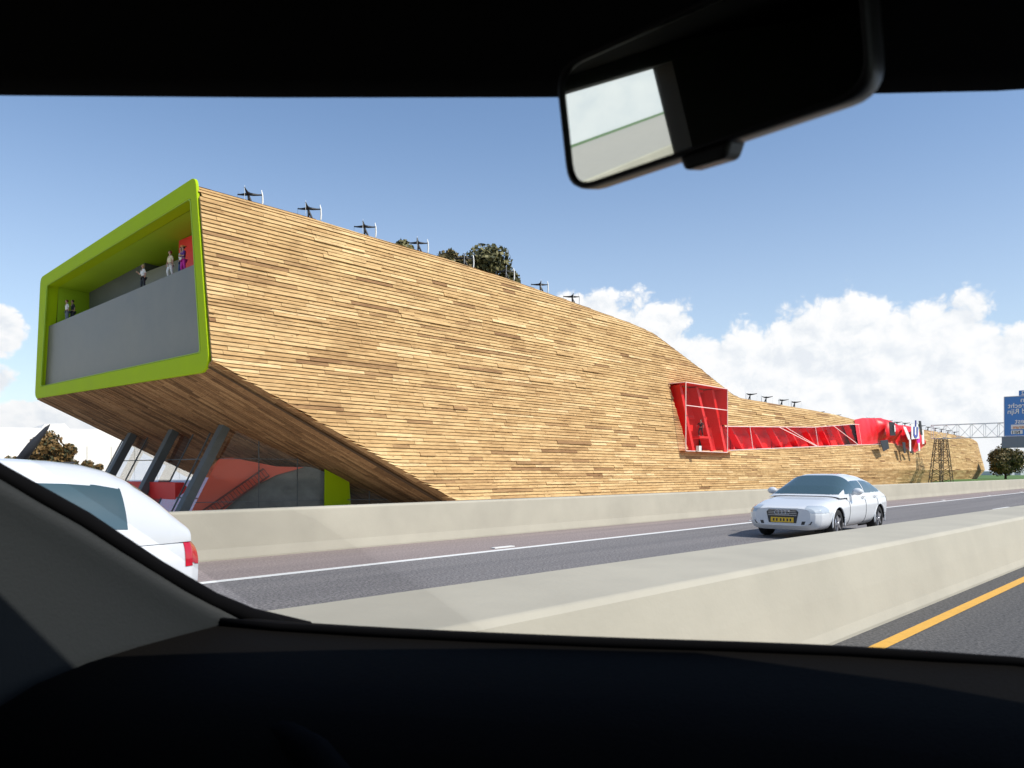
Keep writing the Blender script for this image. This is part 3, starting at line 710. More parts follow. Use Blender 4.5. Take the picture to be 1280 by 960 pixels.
# ------------------------------------------------------------------ trees
def tree(name, label, t, D, z, h, rx, cz, rz, leaf, n, ls, seed, lobes=9, group=None, dark='leafD', trunk=.18, gap=.25):
    q = random.Random(seed); r = thing(name, label, 'tree', t, D, z, group=group)
    tk = MB(); tk.tube([(0, 0, -.2), (.05, 0, h*.25), (0, .05, h*.5), (.05, 0, h*.8)], [trunk, trunk*.75, trunk*.5, trunk*.15], 8)
    cs = []
    for k in range(lobes):
        a = q.uniform(0, 6.28); el_ = q.uniform(-.9, 1); rr_ = math.sqrt(max(0, 1-el_*el_))
        s = q.uniform(.45, .72)
        c = Vector((rx*s*rr_*math.cos(a), rx*s*rr_*math.sin(a), cz+rz*s*el_)); cs.append((c, q.uniform(.28, .5)))
        tk.tube([(0, 0, h*.28), (c.x*.4, c.y*.4, (h*.28+c.z)*.5), tuple(c)], [trunk*.4, trunk*.22, trunk*.06], 5)
    tk.build('trunk', 'bark', r)
    cr = MB()
    for k in range(n):
        c, s = q.choice(cs); u = Vector((q.gauss(0, 1), q.gauss(0, 1), q.gauss(0, 1))).normalized()*(q.random()**.4)
        p = Vector((c.x+u.x*rx*s, c.y+u.y*rx*s, c.z+u.z*rz*s*1.1))
        nr = (u+Vector((q.gauss(0, .6), q.gauss(0, .6), q.gauss(0, .6)))).normalized()
        x = nr.orthogonal().normalized(); y = nr.cross(x); a = q.uniform(0, 6.28); x, y = x*math.cos(a)+y*math.sin(a), y*math.cos(a)-x*math.sin(a)
        l = ls*q.uniform(.6, 1.3); x *= l; y *= l*.7
        cr.cur = 0 if q.random() > .3 else 1
        cr.add([p-x, p-y*.8, p+x, p+y], [(0, 1, 2, 3)])
    cr.build('crown', [leaf, dark], r, fixn=False); return r
tree('broadleaf_tree', 'small olive tree crown peeping over the high roof edge, leftmost of the roof trees', 51.3, 60, 18.1, 6.6, 2.5, 3.9, 2.6, 'leafB', 4200, .24, 1, group='trees on the roof terrace')
tree('broadleaf_tree', 'small brownish tree on the roof, just left of the widest roof tree', 57.4, 60, 17.4, 7.4, 2.3, 4.7, 2.5, 'leafA', 3600, .24, 2, group='trees on the roof terrace')
tree('broadleaf_tree', 'widest dark green tree on the roof terrace, right of the other roof trees', 62.6, 60, 17.0, 9.2, 3.9, 5.2, 3.5, 'leafB', 8000, .26, 3, 14, group='trees on the roof terrace')
tree('broadleaf_tree', 'round dark green autumn tree on the grass under the blue road sign', 219.8, 40, -.1, 7.8, 4.1, 4.3, 3.5, 'leafA', 9000, .30, 21, 30, trunk=.28)

# left background: around D 100, seen left of the cantilever
def pl(u, d):   # point by bearing and depth -> (t,D)
    Xw, Yw = u*d, d
    return S_*Xw+C_*Yw, -C_*Xw+S_*Yw
t, D = pl(-.578, 100); tree('broadleaf_tree', 'bushy golden brown tree behind the dark leaning fin at the far left', t, D, -1.7, 8.4, 3.1, 5.2, 3.0, 'leafC', 5200, .25, 5, 12)
t, D = pl(-.624, 102); tree('shrub', 'small golden shrub left of the leaning fin at the picture edge', t, D, -1.7, 5.6, 1.3, 4.1, 1.5, 'leafC', 1500, .22, 6, 6)
t, D = pl(-.546, 100); tree('shrub', 'small golden shrub between the dark hull and the wider shrub', t, D, -1.7, 4.9, .9, 3.8, 1.0, 'leafC', 1100, .2, 8, 5)
t, D = pl(-.526, 100); tree('shrub', 'wide low golden shrub nearest to the glazed hall on the left', t, D, -1.7, 5.0, 1.5, 3.8, 1.2, 'leafC', 2000, .2, 9, 7)
# leaning fin sculpture with a dark hull
t, D = pl(-.61, 92); r = thing('fin_sculpture', 'dark leaning fin on a pale foot with a long dark hull beside the golden tree', 'sculpture', t, D, -1.7, R(-48))
mb = MB(); mb.tube([(-1.0, 0, 3.8), (.9, 0, 6.3), (2.6, 0, 8.3), (3.0, 0, 8.75)], [.55, .5, .22, .03], 8); mb.build('fin', 'charcoal', r)
mb = MB(); mb.tube([(-1.2, 0, 0), (-.9, 0, 3.4), (-.6, 0, 4.7)], [.55, .5, .35], 8); mb.build('foot', 'gsteel', r)
mb = MB(); mb.tube([(-1.0, -.3, 3.9), (1.5, -.3, 3.8), (4.2, -.3, 3.9), (6.0, -.3, 4.35)], [.35, .62, .5, .08], 8); mb.build('hull', 'charcoal', r)
# white hall behind
def hall(name, label, u0, u1, d, prof, m='hall', depth=30, cat='building'):
    r = bpy.data.objects.new(name, None); C.objects.link(r); x0 = u0*d
    r.location = (x0, d, -1.8); tag(r, label, cat)
    mb = MB(); mb.prism([(0, 0, 0)]+[((u-u0)*d, 0, EYE+1.8+(590-y)/1000*d) for u, y in prof]+[((u1-u0)*d, 0, 0)], (0, depth, 0)); mb.build('wall', m, r)
    return r, mb
aa = R(38); cx_, sx_ = math.cos(aa), math.sin(aa)
r = bpy.data.objects.new('white_hall', None); C.objects.link(r); r.location = (-.34*170, 170, -1.8); r.rotation_euler = (0, 0, aa)
tag(r, 'large plain cream white hall with a raised roof block at the far left', 'building')
def hp(u, y):       # point of the wall on bearing u with its top seen at y
    s_ = (u*170+.34*170)/(cx_-u*sx_); d = 170+s_*sx_
    return (s_, 0, EYE+1.8+(590-y)/1000*d)
prof = [(-.95, 531), (-.588, 535), (-.584, 530), (-.559, 529.5), (-.553, 536), (-.34, 539)]
mb = MB(); q0, q1 = hp(*prof[0]), hp(*prof[-1])
mb.prism([(q0[0], 0, 0)]+[hp(*p) for p in prof]+[(q1[0], 0, 0)], (0, 30, 0)); mb.build('wall', 'hall', r)
mb = MB()
k = -4.0
while k > q0[0]: mb.box(k, k+.07, -.03, 0.0, .3, 8.2); k -= 4.2
mb.build('panel_joint', 'barrier', r)
r, _ = hall('low_hall', 'low pale grey hall on the horizon behind the tree under the road sign', .60, .90, 420, [(.60, 589), (.63, 588), (.631, 585.5), (.9, 585)], 'farhall', 20)
mb = MB()
for k in range(22): mb.box(5*k+2, 5*k+5, -.1, .02, 1.5, 3.2)
mb.build('window_band', 'signgrey', r)

# ------------------------------------------------------------------ road gantry with blue sign
gt = thing('sign_gantry', 'steel lattice gantry with a splayed brown lattice in place of its shadow on the facade and a long truss over the motorway', 'gantry', 171, 0, 0)
def lattice(mb, a, b, wa, wb, n, ch=.14, br=.08, hv=None, side=Vector((1, 0, 0)), up=None):
    a = Vector(a); b = Vector(b); up = up or (b-a).normalized().cross(side).normalized()
    c = []
    for i in range(n+1):
        f = i/n; p = a.lerp(b, f); w1 = wa+(wb-wa)*f; h1 = hv if hv else w1
        c.append([p+side*w1/2*sx+up*h1/2*sy for sx, sy in ((-1, -1), (1, -1), (1, 1), (-1, 1))])
    for k in range(4): mb.bar(c[0][k], c[-1][k], ch)
    for i in range(n):
        for k in range(4):
            p, q = (c[i][k], c[i+1][(k+1) % 4]) if (i+k) % 2 else (c[i][(k+1) % 4], c[i+1][k])
            mb.bar(p, q, br); mb.bar(c[i][k], c[i][(k+1) % 4], br)
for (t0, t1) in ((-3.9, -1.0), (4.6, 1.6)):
    mb = MB(); lattice(mb, (t0, 42, -1.6), (t1, 42, 8.1), 2.1, 1.3, 9, .12, .075, side=Vector((1, 0, 0)), up=Vector((0, 1, 0))); mb.build('leg', 'shadowsteel', gt)  # thin brown lattice added to stand in for the gantry shadow on the facade
for D in (-14,):
    mb = MB(); lattice(mb, (-1, D, -.3), (0, D, 8.1), 1.6, 1.2, 9, .2, .12, side=Vector((1, 0, 0)), up=Vector((0, 1, 0))); mb.build('leg', 'gsteel', gt)
mb = MB(); lattice(mb, (0, 43.5, 9.35), (0, -15, 9.35), 1.6, 1.6, 26, .12, .07, hv=2.6, side=Vector((1, 0, 0)), up=Vector((0, 0, 1))); mb.build('truss', 'gsteel', gt)
sg = thing('road_sign', 'big blue motorway direction sign with white mirrored lettering above a dark grey box', 'road sign', 169.2, 31, 8.0)
mb = MB(); mb.box(-.12, .12, -15, 0, .1, 7.3); mb.build('sign_panel', 'signblue', sg, bevel=.03)
mb = MB()
for z in (.1, 7.3): mb.bar((-.14, 0, z), (-.14, -15, z), .1)
mb.bar((-.14, 0, .1), (-.14, 0, 7.3), .1); mb.build('sign_border', 'white', sg)
mb = MB(); mb.box(-.3, .5, -15, .35, -2.05, -.02); mb.build('sign_box', 'signgrey', sg)
mb = MB(); mb.box(-.1, .1, -6, -2.3, 7.35, 8.3); mb.build('number_tab', 'signblue', sg)
mb = MB(); mb.box(-.15, -.12, -9.2, -1.1, 1.3, 2.15); mb.box(-.15, -.12, -2.9, -1.1, .45, 1.12); mb.build('white_field', 'white', sg)
def text(body, size, y, z, m, parent, x=-.16):
    cu = bpy.data.curves.new('t', 'FONT'); cu.body = body; cu.size = size; cu.extrude = .01; cu.offset = .018
    o = bpy.data.objects.new('t', cu); C.objects.link(o); dg = bpy.context.evaluated_depsgraph_get(); dg.update()
    me = bpy.data.meshes.new_from_object(o.evaluated_get(dg)); bpy.data.objects.remove(o)
    wd = max(v.co.x for v in me.vertices)
    # mirrored lettering: the end of each word sits at the sign's left edge
    for v in me.vertices: c = v.co.copy(); v.co = (x-c.z, y-(wd-c.x), z+c.y)
    me.materials.append(M[m]); ob = bpy.data.objects.new('lettering', me); C.objects.link(ob); ob.parent = parent
for body, y, z in (('Woerden', -2.6, 6.2), ('Mijdrecht', -.6, 5.2), ('Alphen a/d Rijn', -.55, 4.15), ('Utrecht', -4.1, 3.3), ('Gouda West', -1.7, 2.35)):
    text(body, 1.25, y, z, 'cloth_white', sg)
text('A12', 1.0, -2.7, 7.5, 'cloth_white', sg, -.12); text('N11', .75, -1.3, .5, 'charcoal', sg, -.17); text('Centrum', .8, -1.4, 1.42, 'orange', sg, -.17)

# ------------------------------------------------------------------ people
def skin_mesh(name, verts, edges, m, parent, root=0, sub=2):
    me = bpy.data.meshes.new(name); me.from_pydata([v[0] for v in verts], edges, []); o = bpy.data.objects.new(name, me); C.objects.link(o)
    md = o.modifiers.new('skin', 'SKIN'); md.use_smooth_shade = True
    for i, v in enumerate(verts):
        sv = me.skin_vertices[0].data[i]; rr_ = v[1]; sv.radius = rr_ if isinstance(rr_, tuple) else (rr_, rr_); sv.use_root = (i == root)
    s2 = o.modifiers.new('sub', 'SUBSURF'); s2.levels = sub; s2.render_levels = sub
    dg = bpy.context.evaluated_depsgraph_get(); dg.update()
    m2 = bpy.data.meshes.new_from_object(o.evaluated_get(dg)); bpy.data.objects.remove(o)
    m2.materials.clear(); m2.materials.append(M[m])
    for p in m2.polygons: p.use_smooth = True
    ob = bpy.data.objects.new(name, m2); C.objects.link(ob); ob.parent = parent; return ob
def person(label, t, D, z, rot, top, legs, hair, la=(-.30, 0, .95), ra=(.30, 0, .95), stride=.08, h=1.1, hat=None, le=None, re_=None):
    """la/ra = left/right hand positions; figure faces -y"""
    p = thing('person', label, 'person', t, D, z, rot)
    le = le or ((la[0]*1.05-.0), .03, (la[2]+1.42)/2-.02); re_ = re_ or ((ra[0]*1.05), .03, (ra[2]+1.42)/2-.02)
    V = [((0, 0, .98), (.155, .11)), ((0, 0, 1.15), (.125, .09)), ((0, 0, 1.33), (.16, .10)), ((0, 0, 1.46), (.07, .06)), ((0, -.01, 1.55), .052), ((0, -.02, 1.645), (.078, .095)), ((0, -.01, 1.72), (.06, .075)),
         ((-.18, 0, 1.41), .06), (le, .042), (la, .032), ((la[0], la[1]-.03, la[2]-.10), .022),
         ((.18, 0, 1.41), .06), (re_, .042), (ra, .032), ((ra[0], ra[1]-.03, ra[2]-.10), .022),
         ((-.09, 0, .88), .095), ((-.10, -stride, .50), .062), ((-.10, -stride*.6+.02, .10), .042), ((-.11, -stride*.6-.12, .03), .035),
         ((.09, 0, .88), .095), ((.10, stride*.3, .50), .062), ((.10, stride+.02, .10), .042), ((.11, stride-.12, .03), .035)]
    E = [(0, 1), (1, 2), (2, 3), (3, 4), (4, 5), (5, 6), (2, 7), (7, 8), (8, 9), (9, 10), (2, 11), (11, 12), (12, 13), (13, 14), (0, 15), (15, 16), (16, 17), (17, 18), (0, 19), (19, 20), (20, 21), (21, 22)]
    skin_mesh('body', V, E, 'skin', p)
    f = 1.22
    def g2(r, k=f): return tuple(x*k for x in r) if isinstance(r, tuple) else r*k
    sel = [0, 1, 2, 7, 8, 11, 12]; T = [(V[i][0], g2(V[i][1])) for i in sel]
    T.append(((0, 0, 1.43), (.085, .075)))
    skin_mesh('shirt', T, [(0, 1), (1, 2), (2, 3), (3, 4), (2, 5), (5, 6), (2, 7)], top, p)
    sel = [0, 15, 16, 17, 19, 20, 21]; T = [(V[i][0], g2(V[i][1], 1.25)) for i in sel]
    skin_mesh('trousers', T, [(0, 1), (1, 2), (2, 3), (0, 4), (4, 5), (5, 6)], legs, p)
    for s in (-1, 1):
        mb = MB(); v = V[18] if s < 0 else V[22]; mb.ball((v[0][0], v[0][1]+.05, .045), .05, 1.0, 2.5, .9); mb.build('shoe', 'charcoal', p)
    mb = MB(); mb.ball((0, .012, 1.70), .105, .92, 1.02, 1.02); mb.build('hair', hair, p)
    mb = MB(); mb.ball((0, -.045, 1.665), .088, .85, .8, 1.12); mb.ball((0, -.125, 1.655), .016, .8, 1, 1.5, 6, 5); mb.build('face', 'skin', p)
    mb = MB()
    for s in (-1, 1): mb.ball((s*.03, -.108, 1.685), .010, 1.2, 1, .8, 6, 5)
    mb.build('eyes', 'charcoal', p)
    if hat:
        mb = MB(); mb.ball((0, 0, 1.75), .12, 1, 1, .55); mb.tube([(0, 0, 1.735), (0, 0, 1.755)], [.19, .19], 14); mb.build('hat', hat, p)
    p.scale = (h, h, h); return p
FACE = R(-90)          # looking out over the edge (towards -t)
person('person in a white sleeveless top and blue jeans, nearest the left end of the balcony', 25.1, 73.2, zf(73.2), FACE, 'cloth_white', 'greyblue', 'hairred', stride=.02)
person('person in a dark top standing just behind the white-topped one at the left balcony end', 25.6, 73.35, zf(73.0), FACE, 'charcoal', 'charcoal', 'hairdark', h=1.15)
person('person alone mid-balcony in a white shirt and dark jacket with a raised hand', 25.1, 58.4, zf(58.4), FACE, 'cloth_white', 'charcoal', 'hairfair', la=(-.34, -.28, 1.35), le=(-.36, -.04, 1.15))
person('person in a cream top and white trousers, leftmost of the three by the red wall', 25.0, 53.9, zf(53.9), FACE, 'cream', 'cloth_white', 'hairred', la=(-.42, -.02, .92), stride=.14)
person('person in a white shirt and jeans, middle of the three by the red wall', 25.3, 52.9, zf(52.9), FACE, 'cloth_white', 'denim', 'hairdark', h=1.15)
person('person in purple with folded arms and an orange hat, rightmost on the balcony', 25.1, 52.2, zf(52.2), FACE, 'purple', 'magenta', 'hairdark', la=(.10, -.2, 1.2), le=(-.28, -.1, 1.12), ra=(-.10, -.22, 1.18), re_=(.28, -.1, 1.12), hat='orange')
person('person in black standing inside the jutting red glass window', 84.0, 46.0, 5.7, FACE, 'black', 'black', 'hairdark', la=(-.4, -.15, 1.1), stride=.25)
mb = MB(); mb.box(82.6, 85.4, 45.4, 49.9, 5.45, 5.7); mb.build('landing', 'red', bld)
# ------------------------------------------------------------------ other cars
def sgp(v, p): return math.copysign(abs(v)**p, v)
def wheel(parent, x, y, r=.325):
    mb = MB(); s = 1 if y > 0 else -1
    prof = [(.20, -.11), (.27, -.115), (r-.02, -.10), (r, -.06), (r, .06), (r-.02, .10), (.27, .115), (.20, .11)]
    n = 28; mb.smooth = True
    mb.grid([[(x+rr_*math.cos(2*math.pi*k/n), y+w_, r+rr_*math.sin(2*math.pi*k/n)) for k in range(n)] for rr_, w_ in prof], True)
    wh = mb.build('wheel', 'tyre', parent)
    mb = MB(); mb.tube([(x, y+s*.04, r), (x, y+s*.085, r)], [.225, .225], 24)
    for k in range(5):
        a = 2*math.pi*k/5; mb.bar((x, y+s*.10, r), (x+.2*math.cos(a), y+s*.09, r+.2*math.sin(a)), .055, .03, (0, 1, 0))
    mb.tube([(x, y+s*.09, r), (x, y+s*.12, r)], [.05, .04], 12)
    mb.build('rim', 'rim', wh)
def car(name, label, t, D, spec):
    r = thing(name, label, 'car', t, D, 0, R(180), group=None)
    x0, x1 = spec['top'][0][0], spec['top'][-1][0]
    wx = spec['wheels']; N = 200; K = 112
    body = MB(); body.smooth = True; tail = MB(); head = MB(); gr = MB()
    for q in (tail, head, gr): q.smooth = True
    def bp(x, k, o=0.0):
        w_ = interp(spec['w'], x)+o; zt = interp(spec['top'], x)+o; zb = interp(spec['bot'], x)-o
        a = 2*math.pi*k/K; zm = zb+(zt-zb)*.56; s = math.sin(a)
        hh = (zt-zm) if s > 0 else (zm-zb)
        return (x, w_*sgp(math.cos(a), .32 if s > 0 else .25), zm+hh*sgp(s, .75 if s > 0 else .8))
    xs = [x0+(x1-x0)*(.5-.5*math.cos(math.pi*i/N)) for i in range(N+1)]
    vs = [bp(x, k) for x in xs for k in range(K)]; body.v = vs
    vt = [bp(x, k, .006) for x in xs for k in range(K)]
    for q in (tail, head, gr): q.v = list(vt)
    for i in range(N):
        for k in range(K):
            f = [i*K+k, i*K+(k+1) % K, (i+1)*K+(k+1) % K, (i+1)*K+k]
            c = [sum(vs[j][a] for j in f)/4 for a in range(3)]
            if any((c[0]-w_)**2+(c[2]-.33)**2 < .37**2 for w_ in wx) and abs(c[1]) > .55 and c[2] < .8: continue
            body.f.append(f); body.mi.append(0); body.sm.append(True)
            for q, key in ((tail, 'tail'), (head, 'head'), (gr, 'grille')):
                if key in spec and spec[key](*c): q.f.append(f); q.mi.append(0); q.sm.append(True)
    body.f.append(list(range(K))); body.f.append(list(range(N*K, N*K+K)))
    body.mi += [0, 0]; body.sm += [False, False]
    body.build('body', 'carwhite', r)
    def clean(q, nm, m):
        used = sorted({j for f in q.f for j in f}); mp = {j: i for i, j in enumerate(used)}
        if not used: return
        q.v = [q.v[j] for j in used]; q.f = [[mp[j] for j in f] for f in q.f]; return q.build(nm, m, r)
    def halves(q, nm, m):
        for s in (1, -1):
            h = MB(); h.v = list(q.v)
            for f in q.f:
                if s*sum(q.v[j][1] for j in f) > 0: h.f.append(f); h.mi.append(0); h.sm.append(True)
            clean(h, nm, m)
    halves(tail, 'tail_light', 'tail'); halves(head, 'headlight', 'lamp'); clean(gr, 'grille', 'grille')
    # cabin
    hx = spec['cab']; belt = spec['belt']; ca, cb = hx[0][0], hx[-1][0]; NN = 200; KK = 140
    def cp(x, k, o=0.0):
        h = max(.0, interp(hx, x)); a = math.pi*k/KK; s = math.sin(a)
        zb = interp(belt, x)-.12
        w_ = (interp(spec['w'], x)-.035)*(1-spec.get('tumble', .20)*min(1, s*1.15)*h/.5)
        return (x, (w_+o)*sgp(math.cos(a), .42), zb+(h+.12+o)*s**.62 if s > 1e-6 else zb)
    xs = [ca+(cb-ca)*i/NN for i in range(NN+1)]
    V = [cp(x, k) for x in xs for k in range(KK+1)]; VG = [cp(x, k, .004) for x in xs for k in range(KK+1)]
    cab = MB(); parts = {n_: MB() for n_ in ('windscreen', 'side_window', 'rear_window')}
    cab.v = V
    for p in parts.values(): p.v = VG
    fr_, rr_ = spec['glassx']
    for i in range(NN):
        for k in range(KK):
            f = [i*(KK+1)+k, i*(KK+1)+k+1, (i+1)*(KK+1)+k+1, (i+1)*(KK+1)+k]
            c = [sum(V[j][a] for j in f)/4 for a in range(3)]
            h = interp(hx, c[0]); roof = interp(belt, c[0])+h; bz = interp(belt, c[0]); wl = interp(spec['w'], c[0])-.035
            if (c[2] > bz-.045 or c[0] < .8) and c[0] > spec.get('cabend', -9): cab.f.append(f); cab.mi.append(0); cab.sm.append(True)
            which = None; side = abs(c[1])/wl
            if c[0] > fr_ and side < .86 and c[2] > bz+.03: which = 'windscreen'
            elif c[0] < rr_ and side < .66 and c[2] > bz+.06: which = 'rear_window'
            elif side > .815-.1*(c[2]-bz) and c[2] > bz+.035 and c[2] < roof-.105 and spec['sidex'][0] < c[0] < spec['sidex'][1]-spec['aslope']*(c[2]-bz) and not any(abs(c[0]-b) < .035 for b in spec['pill']): which = 'side_window'
            if which: p = parts[which]; p.f.append(f); p.mi.append(0); p.sm.append(True)
    cab.build('cabin', 'carwhite', r)
    clean(parts['windscreen'], 'windscreen', 'carglass'); clean(parts['rear_window'], 'rear_window', 'carglass'); halves(parts['side_window'], 'side_window', 'carglass')
    for x in wx:
        for s in (1, -1):
            wy = s*(interp(spec['w'], x)-.14); wheel(r, x, wy)
            mb = MB(); n = 24; mb.smooth = True
            mb.grid([[(x+.375*math.cos(math.pi*k/n-0.0), s*yy, .33+.375*math.sin(math.pi*k/n)) for k in range(n+1)] for yy in (.5, interp(spec['w'], x)-.005)])
            mb.add([(x-.375, s*.5, .15), (x+.375, s*.5, .15), (x+.375, s*.5, .75), (x-.375, s*.5, .75)], [(0, 1, 2, 3)]); mb.build('wheel_arch', 'tyre', r)
            mb = MB(); ww = interp(spec['w'], x)
            mb.tube([(x+.372*math.cos(R(a_)), s*(ww-.012), .33+.372*math.sin(R(a_))) for a_ in range(-12, 193, 6)], .017, 8); mb.build('arch_lip', 'carwhite', r)
    # mirrors, sills, seams, handles
    mx = spec['mirror']
    for s in (1, -1):
        mb = MB(); wy = interp(spec['w'], mx)
        mb.ball((mx, s*(wy+.10), interp(belt, mx)+.09), .11, .7, 1.1, .75, 14, 9); mb.tube([(mx, s*(wy-.03), interp(belt, mx)+.02), (mx, s*(wy+.06), interp(belt, mx)+.06)], .03, 6); mb.build('wing_mirror', 'carwhite', r)
    sm_ = MB()
    for x in spec['seams']:
        for s in (1, -1):
            pts = [bp(x, k, .0015) for k in (range(1, 12) if s > 0 else range(K//2-11, K//2))]; pts += []
            pts = [bp(x, (k % K), .002) for k in (range(-16, 10) if s > 0 else range(K//2-9, K//2+17))]
            sm_.tube(pts, .006, 4)
    sm_.build('door_seam', 'grille', r)
    for hx_ in spec['handles']:
        for s in (1, -1):
            mb = MB(); mb.tube([(hx_-.09, s*(interp(spec['w'], hx_)-.012), .90), (hx_, s*(interp(spec['w'], hx_)+.012), .905), (hx_+.09, s*(interp(spec['w'], hx_)-.012), .90)], .014, 6); mb.build('door_handle', 'carwhite', r)
    return r
sedan = dict(top=[(2.31, .68), (2.28, .70), (2.2, .725), (2.0, .77), (1.6, .855), (1.05, .93), (.8, .96), (-1.5, 1.0), (-2.15, 1.0), (-2.28, .93), (-2.31, .80)],
             bot=[(2.31, .30), (2.2, .2), (1.9, .19), (-1.9, .21), (-2.2, .27), (-2.31, .40)],
             w=[(2.31, .62), (2.27, .72), (2.15, .82), (1.9, .875), (1.4, .91), (-1.5, .915), (-2.0, .87), (-2.22, .78), (-2.31, .66)],
             belt=[(-2, .97), (1.2, .93)], cab=[(-1.95, 0.0), (-1.75, .10), (-1.2, .36), (-.8, .45), (-.4, .485), (0, .485), (.25, .45), (.75, .22), (1.15, 0.0)],
             glassx=(.22, -1.0), aslope=1.45, sidex=(-1.45, .90), pill=(-.35,), wheels=(1.38, -1.36), mirror=.55, seams=(.72, -.35, -1.2), handles=(-.2, -1.05),
             head=lambda x, y, z: x > 1.88 and abs(y) > .50 and .585 < z < .735 and x > 2.45-abs(y)*.65,
             grille=lambda x, y, z: x > 2.2 and abs(y) < .36 and .36 < z < .68,
             tail=lambda x, y, z: x < -2.0 and abs(y) > .45 and .72 < z < .90)
for k in ('top', 'bot', 'w', 'belt', 'cab'): sedan[k] = sorted(sedan[k])
sc_ = car('car', 'white saloon car with a yellow number plate driving towards the camera on the far carriageway', 18.1+2.31, 7.75, sedan)
sc_.scale = (1.05, 1.05, 1.05)
mb = MB(); mb.prism([(2.312, -.30, .655), (2.312, .30, .655), (2.312, .36, .60), (2.312, .31, .36), (2.312, -.31, .36), (2.312, -.36, .60)], (.008, 0, 0)); mb.build('grille', 'grille', sc_)
for s_1 in (1, -1):
    mb = MB(); mb.prism([(2.312, s_1*.44, .40), (2.29, s_1*.66, .40), (2.29, s_1*.62, .33), (2.312, s_1*.42, .33)], (.006, 0, 0)); mb.build('air_intake', 'grille', sc_)
mb = MB(); mb.box(2.318, 2.333, -.26, .26, .37, .48); mb.build('number_plate', 'plate', sc_, bevel=.005)
mb = MB()
for zz in (.52, .56, .60, .64): mb.box(2.30, 2.324, -.32, .32, zz, zz+.010)
mb.build('grille_bar', 'rim', sc_)
mb = MB()
for k in range(4): mb.tube([(2.33, -.12+.08*k+.05*math.cos(2*math.pi*j/16), .585+.05*math.sin(2*math.pi*j/16)) for j in range(17)], .008, 5)
mb.build('ring_badge', 'rim', sc_)
mb = MB()   # plate characters
for k, ch in enumerate((-.19, -.12, -.03, .04, .12, .19)): mb.box(2.333, 2.335, ch-.016, ch+.018, .395, .455)
mb.build('plate_characters', 'charcoal', sc_)
hatch = dict(top=[(2.0, .66), (1.9, .76), (1.6, .86), (1.1, .98), (.9, 1.02), (-1.75, 1.04), (-1.95, 1.0), (-2.05, .90), (-2.10, .74)],
             bot=[(2.0, .3), (1.8, .2), (-1.7, .22), (-2.0, .30), (-2.10, .42)],
             w=[(2.0, .60), (1.9, .74), (1.6, .84), (1.2, .885), (-1.3, .89), (-1.75, .86), (-1.95, .80), (-2.05, .72), (-2.10, .60)],
             belt=[(-2, 1.03), (1.2, .99)], cab=[(-2.03, -.02), (-1.95, .06), (-1.84, .17), (-1.72, .29), (-1.6, .39), (-1.47, .485), (-1.33, .55), (-1.15, .60), (-.9, .635), (-.5, .66), (-.1, .66), (.2, .62), (.6, .38), (1.25, 0.0)],
             glassx=(.2, -1.52), aslope=1.45, sidex=(-1.36, 1.0), pill=(-.30,), wheels=(1.28, -1.25), mirror=.68, seams=(.85, -.3, -1.12), handles=(-.12, -.98), tumble=.17, cabend=-1.965,
             head=lambda x, y, z: x > 1.6 and abs(y) > .48 and .62 < z < .80,
             tail=lambda x, y, z: x < -1.87 and abs(y) > .52 and .70 < z < .985 and x < -1.87-(abs(y) > .8)*0,
             grille=lambda x, y, z: x > 1.92 and abs(y) < .38 and .34 < z < .62)
for k in ('top', 'bot', 'w', 'belt', 'cab'): hatch[k] = sorted(hatch[k])
hc_ = car('car', 'white hatchback with red tail light passing at the far left, nearest the camera', 3.67-2.1, 7.95, hatch)
mb = MB(); mb.ball((-.95, -.35, 1.12), .2, .6, .9, 1.6); mb.ball((-.95, .35, 1.12), .2, .6, .9, 1.6); mb.build('headrest', 'charcoal', hc_)

# ------------------------------------------------------------------ our own car (camera sits in the front passenger seat)
own = thing('own_car', 'dark interior of the car the picture is taken from, with dashboard and rear-view mirror', 'car', 0, 0, 0)
def pix(x, y, z=None, l=None):
    """bearing used once to size the swept windscreen base: returns (f, l, z)"""
    u = (x-640)/1000; v = (590-y)/1000
    if z is not None: d = (z-EYE)/v; Xw = u*d
    else:
        f = l*(C_+u*S_)/(S_-u*C_); d = S_*l+C_*f; Xw = u*d; z = EYE+v*d
    return (S_*Xw+C_*d, -C_*Xw+S_*d, z)
cowl = [(.945, -.62), (.965, -.35), (.960, -.10), (.924, .153), (.86, .287), (.80, .385), (.741, .479), (.672, .595), (.605, .715), (.553, .82), (.522, .895)]
CZ = [1.372, 1.372, 1.371, 1.370, 1.3705, 1.371, 1.370, 1.370, 1.370, 1.370, 1.371]
mb = MB(); mb.smooth = True
rows_ = []
for (f, l), z in zip(cowl, CZ):
    # front lip, flat top, roll-over towards the cabin, vertical face
    rows_.append([(f+.05, l, z-.05), (f+.012, l, z-.012), (f, l, z), (f-.015, l, z+.001), (f-.05, l, z-.004), (f-.14, l-.0, z-.012), (f-.25, l, z-.03), (f-.32, l, z-.075), (f-.345, l, z-.16), (f-.33, l, .7)])
mb.grid(rows_); mb.build('dashboard', 'dash', own, subs=1)
# raised defroster/loudspeaker strip and seam on the dash
mb = MB(); pts = [(f-.045, l, z+.0) for (f, l), z in zip(cowl, CZ)]; mb.tube(pts, .006, 6)
mb.build('windscreen_seal', 'lining', own)
